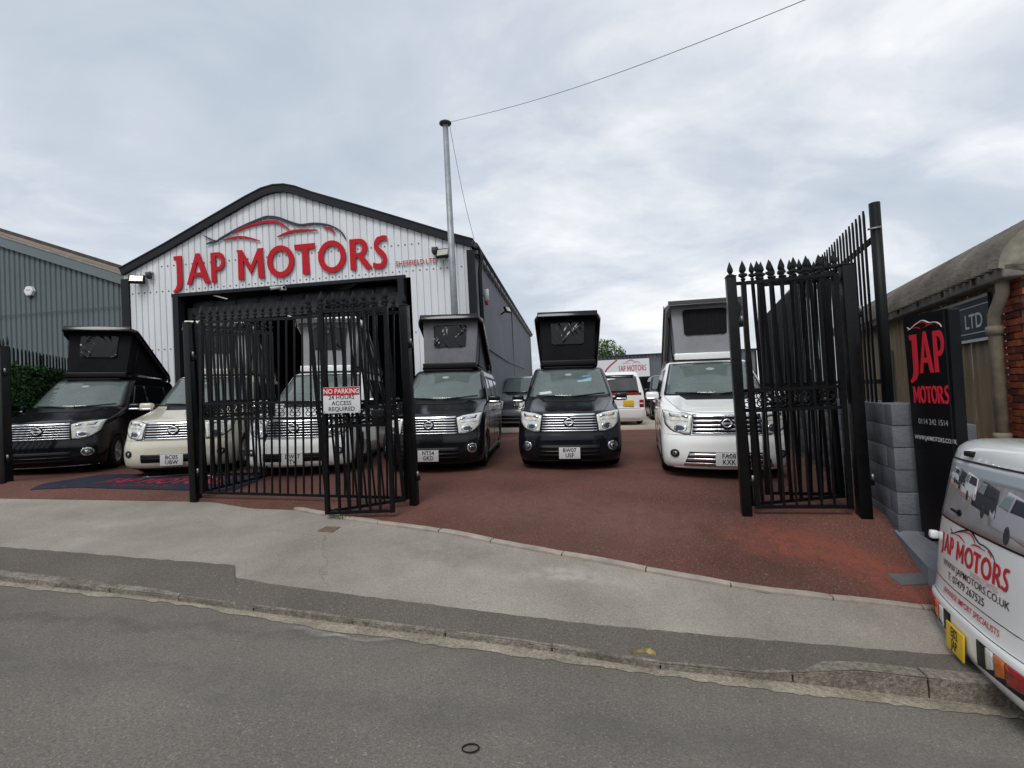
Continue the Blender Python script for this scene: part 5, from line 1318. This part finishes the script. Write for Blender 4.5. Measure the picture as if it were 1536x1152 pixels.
# turned round: its tail faces the gate
v = van('parked_van', 'black van standing in the gap beside the white camper van', 1012, 600, 19.0, R(12), pt_black, None, simple=True, cat='van', group='vans at the back of the yard', z_adj=.14)
van('parked_van', 'white van behind the black van at the back of the yard', 1020, 600, 25.0, R(6), pt_white, None, simple=True, cat='van', group='vans at the back of the yard', z_adj=.14)
# ================================================================== WHITE CAR on the street with dealer print
CUBE = Hull(F=[(.2, .1), (.4, 0), (.8, .05), (1.0, .5), (1.5, 1.0), (1.62, 1.6)], Rr=[(.20, 3.60), (.25, 3.70), (.34, 3.755), (.47, 3.76), (.495, 3.755), (.515, 3.735), (.56, 3.725), (.72, 3.71), (.85, 3.70), (.95, 3.69), (1.10, 3.665), (1.42, 3.615), (1.50, 3.595), (1.545, 3.56), (1.575, 3.49), (1.59, 3.36)],
            w=[(.20, .80), (.28, .835), (.55, .845), (.9, .84), (1.0, .835), (1.42, .79), (1.50, .775), (1.55, .745), (1.575, .70), (1.59, .62)], bow=[(.2, .1), (1.6, .1)], cor=[(.2, .3), (1.6, .3)], rbow=[(.2, .035), (.6, .03), (1.6, .03)], rcor=[(.2, .10), (.6, .08), (.95, .07), (1.6, .09)],
            zs=[.20, .22, .25, .29]+zlev(.33, .47, 6)+[.47, .48, .49, .50, .508, .517, .53, .56, .60]+zlev(.64, 1.42, 16)+[1.42, 1.45, 1.475, 1.5, 1.52, 1.54, 1.555, 1.567, 1.578, 1.586, 1.59], pw=3.4)
TH = R(24)
cfar = at(1402, 930, 3.95)
yaxis = Vector((-math.cos(TH), math.sin(TH), 0)); xaxis = Vector((math.sin(TH), math.cos(TH), 0))
ground_q = drop(1400, 1000, 1.95)
czv = -1.0
org = Vector((cfar.x, cfar.y, 0))-xaxis*.79*.93-yaxis*3.66*.93
roll_c, nose = R(2.6), math.atan(.07)
Mc = Matrix.Identity(4)
for i in range(3): Mc[i][0] = xaxis[i]; Mc[i][1] = yaxis[i]
CZ = EYE-2.40
car = thing('parked_car', 'white car with red dealer print on its tail, parked half on the pavement', 'car', Matrix.Translation((org.x, org.y, CZ-.05)) @ Mc @ Matrix.Rotation(nose*.9, 4, 'X') @ Matrix.Translation((0, 0, 0)) @ Matrix.Rotation(roll_c, 4, 'Y') @ Matrix.Diagonal((.93, .93, 1.115, 1)))
cube_w = paint('street car white', (.84, .86, .85))
cbm = CUBE.mesh('body', cube_w); link('body', cbm, car)
add_wheels(car, (.75, 3.05), .74, r=.29, lift_z=.15)
CP = lambda poly, m, nm, par=car, h=.004, nz=8, na=12, side='rear', skirt=.010: CUBE.patch(side, poly, h, nz, na, skirt).build(nm, m, par)
# glazing covered by a print of parked vans
CP([(-.76, 1.02), (.775, 1.02), (.715, 1.445), (-.70, 1.445)], black_pl, 'rear_window_seal', h=.003, nz=10, na=18)
rw = CP([(-.745, 1.032), (.757, 1.032), (.70, 1.432), (-.685, 1.432)], mat('print concrete', (.34, .33, .335), .25, var=.30, vscale=3.5, coat=.4), 'rear_window', h=.006, nz=10, na=18)
pr_ = lambda poly, m, nm='print_patch', h=.0075: CP(poly, m, nm, rw, h, 6, 8, 'rear', .001)
m_sky = mat('print sky', (.42, .46, .50), .3); m_sand = mat('print sand', (.38, .30, .21), .3, var=.3, vscale=9); m_vw = mat('print white van', (.66, .68, .69), .3, var=.1, vscale=9); m_vk = mat('print dark van', (.05, .05, .065), .3); m_vg = mat('print glass', (.22, .27, .29), .25); m_vs = mat('print silver', (.40, .40, .44), .3)
pr_([(.68, 1.30), (.69, 1.425), (-.66, 1.425), (-.66, 1.33), (.3, 1.36)], m_sky)
pr_([(.66, 1.245), (.60, 1.30), (-.70, 1.04), (-.70, 1.12)], m_sand, h=.008)
def pvan(x, z, s, m, hood):                               # small printed van, nose towards +x (image left)
    q = lambda pts: [(x+a*s, z+b*s) for a, b in pts]
    h = .009
    pr_(q([(.50, .05), (.42, -.02), (-.9, -.10), (-.95, .62), (-.10, .66), (.22, .38), (.48, .30)]), m, 'printed_van', h)
    pr_(q([(.20, .36), (-.06, .60), (-.30, .60), (-.16, .34)]), m_vg, 'printed_glass', h+.0008)
    pr_(q([(-.22, .34), (-.36, .58), (-.86, .55), (-.86, .30)]), m_vk, 'printed_glass', h+.0008)
    pr_(q(arcpoly(-.22, -.03, .10, .15, 10)), m_vk, 'printed_wheel', h+.001)
    pr_(q([(.46, .16), (.30, .13), (.28, .20), (.46, .24)]), m_vs, 'printed_grille', h+.001)
for a in ((.54, 1.30, .13, m_vw, 1), (.42, 1.275, .16, m_vk, 1), (.26, 1.235, .21, m_vw, 1), (.00, 1.175, .26, m_vk, 1), (-.32, 1.10, .34, m_vs, 1)): pvan(*a)
CP(arcpoly(.30, 1.10, .035, .022, 12), black_pl, 'washer_pivot', rw, .014, 5, 6, 'rear', .01)
MB().tube([CUBE.pt('rear', .30, 1.10, .02), CUBE.pt('rear', .40, 1.105, .03)], .009, 6).build('wiper_stub', black_pl, rw)
MB().box(CUBE.pt('rear', .28, 1.485, .012), (.10, .05, .035), ch=.01).build('high_light', black_pl, car)
# print on the door
pred = mat('print red', (.50, .03, .04), .4); pblk = mat('print black', (.02, .022, .022), .4); pgrey = mat('print pale red', (.55, .30, .28), .4)
lx0, lw, lz = .62, 1.10, .805
lfr = lambda a, b, h: CUBE.pt('rear', lx0-a*lw, lz+b*lw*.78, .003+h)
def dense(poly, n=3):
    out = []
    for p, q in zip(poly, poly[1:]+poly[:1]):
        for i in range(n): out.append((p[0]+(q[0]-p[0])*i/n, p[1]+(q[1]-p[1])*i/n))
    return out
for k, polys in logo_polys(1.05): MB().prism([p if len(p) in RIBLEN else dense(p, 2) for p in polys], 0, .002, lfr).build('letter', pred, car)
for pp, m, nm in ((SW_BLACK, pblk, 'car_outline'), (SW_RED, pred, 'car_stripes')):
    b = MB()
    for p in pp: b.prism([[(a*1.04, bb-.01) for a, bb in p]], 0, .002, lfr)
    b.build(nm, m, car)
CUBE.txt('rear', 'SHEFFIELD LIMITED', -.17, .778, .045, pgrey, car, mirror=True, h=.004)
CUBE.txt('rear', 'WWW.JAPMOTORS.CO.UK', .02, .735, .060, pblk, car, mirror=True, h=.004, sx=1.42, off=.004)
CUBE.txt('rear', 'T: 07479 267525', .10, .667, .066, pblk, car, mirror=True, h=.004, sx=1.38, off=.004)
link('tailgate_seam', CUBE.line('rear', [(.80, .618), (.3, .612), (-.75, .618), (-.80, .8), (-.78, 1.0)], .003).mesh('tailgate_seam', black_pl), car)
CUBE.txt('rear', 'JAPANESE IMPORT SPECIALISTS', .03, .565, .050, pred, car, mirror=True, h=.004, sx=1.3, off=.006)
link('bumper_seam', CUBE.line('rear', [(.83, .515), (.3, .508), (-.3, .508), (-.83, .515)], .003).mesh('bumper_seam', black_pl), car)
# lamps in the bumper and the yellow plate
for s in (1, -1):
    q = lambda a: s*a
    tl = CP([(q(.22), .325), (q(.80), .345), (q(.80), .465), (q(.22), .465)], black_pl, 'tail_light', h=.006)
    CP([(q(.57), .36), (q(.79), .37), (q(.79), .465), (q(.57), .465)], red_lens, 'brake_lamp', tl, h=.012, nz=4, na=6)
    CP([(q(.45), .355), (q(.555), .36), (q(.555), .465), (q(.45), .465)], mat('orange lamp', (.55, .13, .02), .15, coat=.5, var=.2, vscale=25), 'indicator', tl, h=.012, nz=4, na=4)
    CP([(q(.35), .35), (q(.435), .355), (q(.435), .465), (q(.35), .465)], clear_lens, 'reverse_lamp', tl, h=.012, nz=4, na=4)
pc = MB().box((0, 0, 0), (.30, .012, .16), ch=.004).mesh('number_plate', plate_y)
po = link('number_plate', pc, car, Matrix.Translation((.08, CUBE.RY(0.0, .40)+.018, .345)) @ Matrix.Rotation(R(0), 4, 'X'))
pf = lambda a, b, h: Vector((-a, .0065+h, b))
text('EJ02', pf, .08, ink, po, 'plate_characters', off=.02, sx=.86, h=.001, y=.037); text('JAP', pf, .08, ink, po, 'plate_characters', off=.02, sx=.86, h=.001, y=-.034)
CP([(-.848, .60), (-.80, .60), (-.80, .70), (-.846, .70)], red_lens, 'side_reflector', h=.006, nz=3, na=3)
MB().box((.85, 3.66, .86), (.07, .07, .06), ch=.02).build('door_hinge', cube_w, car)
for s, side in ((1, 'right'), (-1, 'left')):
    CUBE.patch(side, [(1.4, .98), (3.3, .98), (3.2, 1.44), (1.5, 1.44)], .004, 6, 14).build('side_window', glass_d, car)
CUBE.patch('front', [(-.7, 1.02), (.7, 1.02), (.62, 1.44), (-.62, 1.44)], .004, 6, 14).build('windscreen', glass_ws, car)
# ================================================================== BACK OF THE YARD
sy = 31.0
s0, s1 = at(893, 540, sy), at(1010, 531, sy)
sh_z = yard_z(3)
rs = thing('rear_shed', 'low grey shed with a dark open front at the back of the yard', 'building', frame((s0.x-1.5, sy, sh_z), R(2)))
shw = 12.0; tz = at(960, 533, sy).z-sh_z; bz_ = at(960, 566, sy).z-sh_z
shed_m = mat('shed sheet grey', (.13, .145, .16), .6, var=.15, vscale=1)
for k in range(0, 12):
    b = MB(); prof = []
    for j in range(4): a = k*1.0+j*.25; prof += [(a, 0), (a+.12, 0), (a+.16, .04), (a+.21, .04)]
    prof.append((k+.999, 0)); vs = []
    for x, d in prof: vs += [(x, d, bz_), (x, d, tz)]
    b.add(vs, [(2*i, 2*i+2, 2*i+3, 2*i+1) for i in range(len(prof)-1)]).build('cladding_sheet', shed_m, rs)
b = MB()
for k in range(49): b.tube([(k*.25, -.2, tz+.02), (k*.25, 4, tz+.3)], .07, 6)
b.build('roof', roof_m, rs)
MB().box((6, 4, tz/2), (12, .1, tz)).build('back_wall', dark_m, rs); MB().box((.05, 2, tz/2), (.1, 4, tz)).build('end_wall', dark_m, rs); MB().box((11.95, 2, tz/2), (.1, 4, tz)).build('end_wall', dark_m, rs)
for k in range(5): MB().box((.1+k*2.95, .08, bz_/2), (.12, .12, bz_)).build('shed_post', trim_m, rs)
bn0, bn1 = at(893, 543, sy-.1), at(974, 537, sy-.1); bw_ = bn1.x-bn0.x; bh_ = at(972, 537, sy).z-at(972, 564, sy).z
bn = thing('dealer_banner', 'white banner with the dealer logo on the rear shed', 'banner', frame((bn0.x, sy-.14, bn1.z-bh_), R(2)))
MB().box((bw_/2, 0, bh_/2), (bw_, .02, bh_)).build('sheet', mat('banner white', (.66, .67, .70), .6), bn)
bred = mat('banner red', (.40, .06, .08), .6); bdk = mat('banner dark', (.12, .15, .2), .6)
fb = lambda a, b, h: Vector((bw_*.42+a*bw_*.52, -.012-h, bh_*.34+b*bw_*.52*1.5))
logo_build(bn, fb, .004, bred, bdk, single=True)
MB().prism([ribbon(smooth_line([(bw_*.10, bh_*.0), (bw_*.22, bh_*.55), (bw_*.40, bh_*.98)]), .10)], .011, .014, lambda a, b, h: Vector((a, -h, b))).build('red_sweep', bred, bn)
# trees beyond
def tree(name, label, X, Y, z0, H, rad, n, seed, leafs=.16):
    rn = random.Random(seed); root = thing(name, label, 'tree', Matrix.Translation((X, Y, z0)), 'trees beyond the yard'); bark = mat('tree bark', (.06, .045, .035), .9, var=.3)
    b = MB(); b.tube([(0, 0, 0), (.08, .03, H*.3), (0, .05, H*.62)], [.20, .15, .07], 8)
    for k in range(7):
        a = rn.uniform(0, 6.28); z = H*rn.uniform(.35, .6); b.tube([(0, 0, z), (math.cos(a)*rad*.4, math.sin(a)*rad*.4, z+H*.15), (math.cos(a)*rad*.7, math.sin(a)*rad*.7, z+H*.26)], [.08, .05, .02], 5)
    b.build('trunk', bark, root)
    cl = []
    for k in range(26):
        a = rn.uniform(0, 6.28); r = rad*math.sqrt(rn.random())*.8; z = H*(.62+.34*rn.uniform(-.8, 1)*(1-.45*r/rad)); cl.append((r*math.cos(a), r*math.sin(a), z, rad*rn.uniform(.22, .38)))
    g = MB()
    for k in range(n):
        cx_, cy_, cz_, cr = rn.choice(cl); d = Vector((rn.gauss(0, 1), rn.gauss(0, 1), rn.gauss(0, 1))).normalized()*cr*(.55+.5*rn.random())
        m = Matrix.Rotation(rn.uniform(0, 6.28), 3, 'Z') @ Matrix.Rotation(rn.gauss(0, .9), 3, 'X'); s = leafs*rn.uniform(.6, 1.2); c = Vector((cx_, cy_, cz_))+d
        g.add([c+m @ Vector(v) for v in ((-s*.5, 0, 0), (0, -s*.8, .02), (s*.5, 0, 0), (0, s*.8, .02))], [(0, 1, 2, 3)])
    o = g.build('crown', mat('tree leaf', (.085, .15, .028), .6, var=.55, vscale=1.5), root, fix=False); o['kind'] = 'stuff'
tz_ = at(905, 508, 44)
tree('leafy_tree', 'green leafy tree rising behind the rear shed', tz_.x, 44, .2, tz_.z-.2, 2.4, 5200, 3)
tree('leafy_tree', 'green tree seen past the white camper van', at(1000, 540, 46).x+1.6, 46, .2, 3.9, 2.0, 2500, 5)

# ================================================================== ACROSS THE STREET (unseen behind the camera, added to darken reflections in paint and glass)
op_z = -.2
opb = thing('added_opposite_building', 'long dark brick workshop added unseen across the street for reflections', 'building', Matrix.Translation((0, -15, op_z)))
MB().box((0, -3, 1.9), (46, 6, 5.0)).build('wall', mat('dark opposite brick', (.13, .065, .05), .9, var=.3, vscale=2), opb)
MB().add([(-23.3, .3, 4.4), (23.3, .3, 4.4), (23.3, -3, 6.0), (-23.3, -3, 6.0), (23.3, -6.3, 4.4), (-23.3, -6.3, 4.4)], [(0, 1, 2, 3), (3, 2, 4, 5), (0, 3, 5), (1, 4, 2)]).build('roof', mat('slate roof', (.06, .06, .07), .8, var=.2), opb)
for k in range(11):
    f = MB().box((-20+k*4, .02, 2.6), (1.6, .08, 1.8)).build('window', trim_m, opb); MB().box((-20+k*4, .07, 2.6), (1.4, .02, 1.6)).build('pane', glass_d, f)
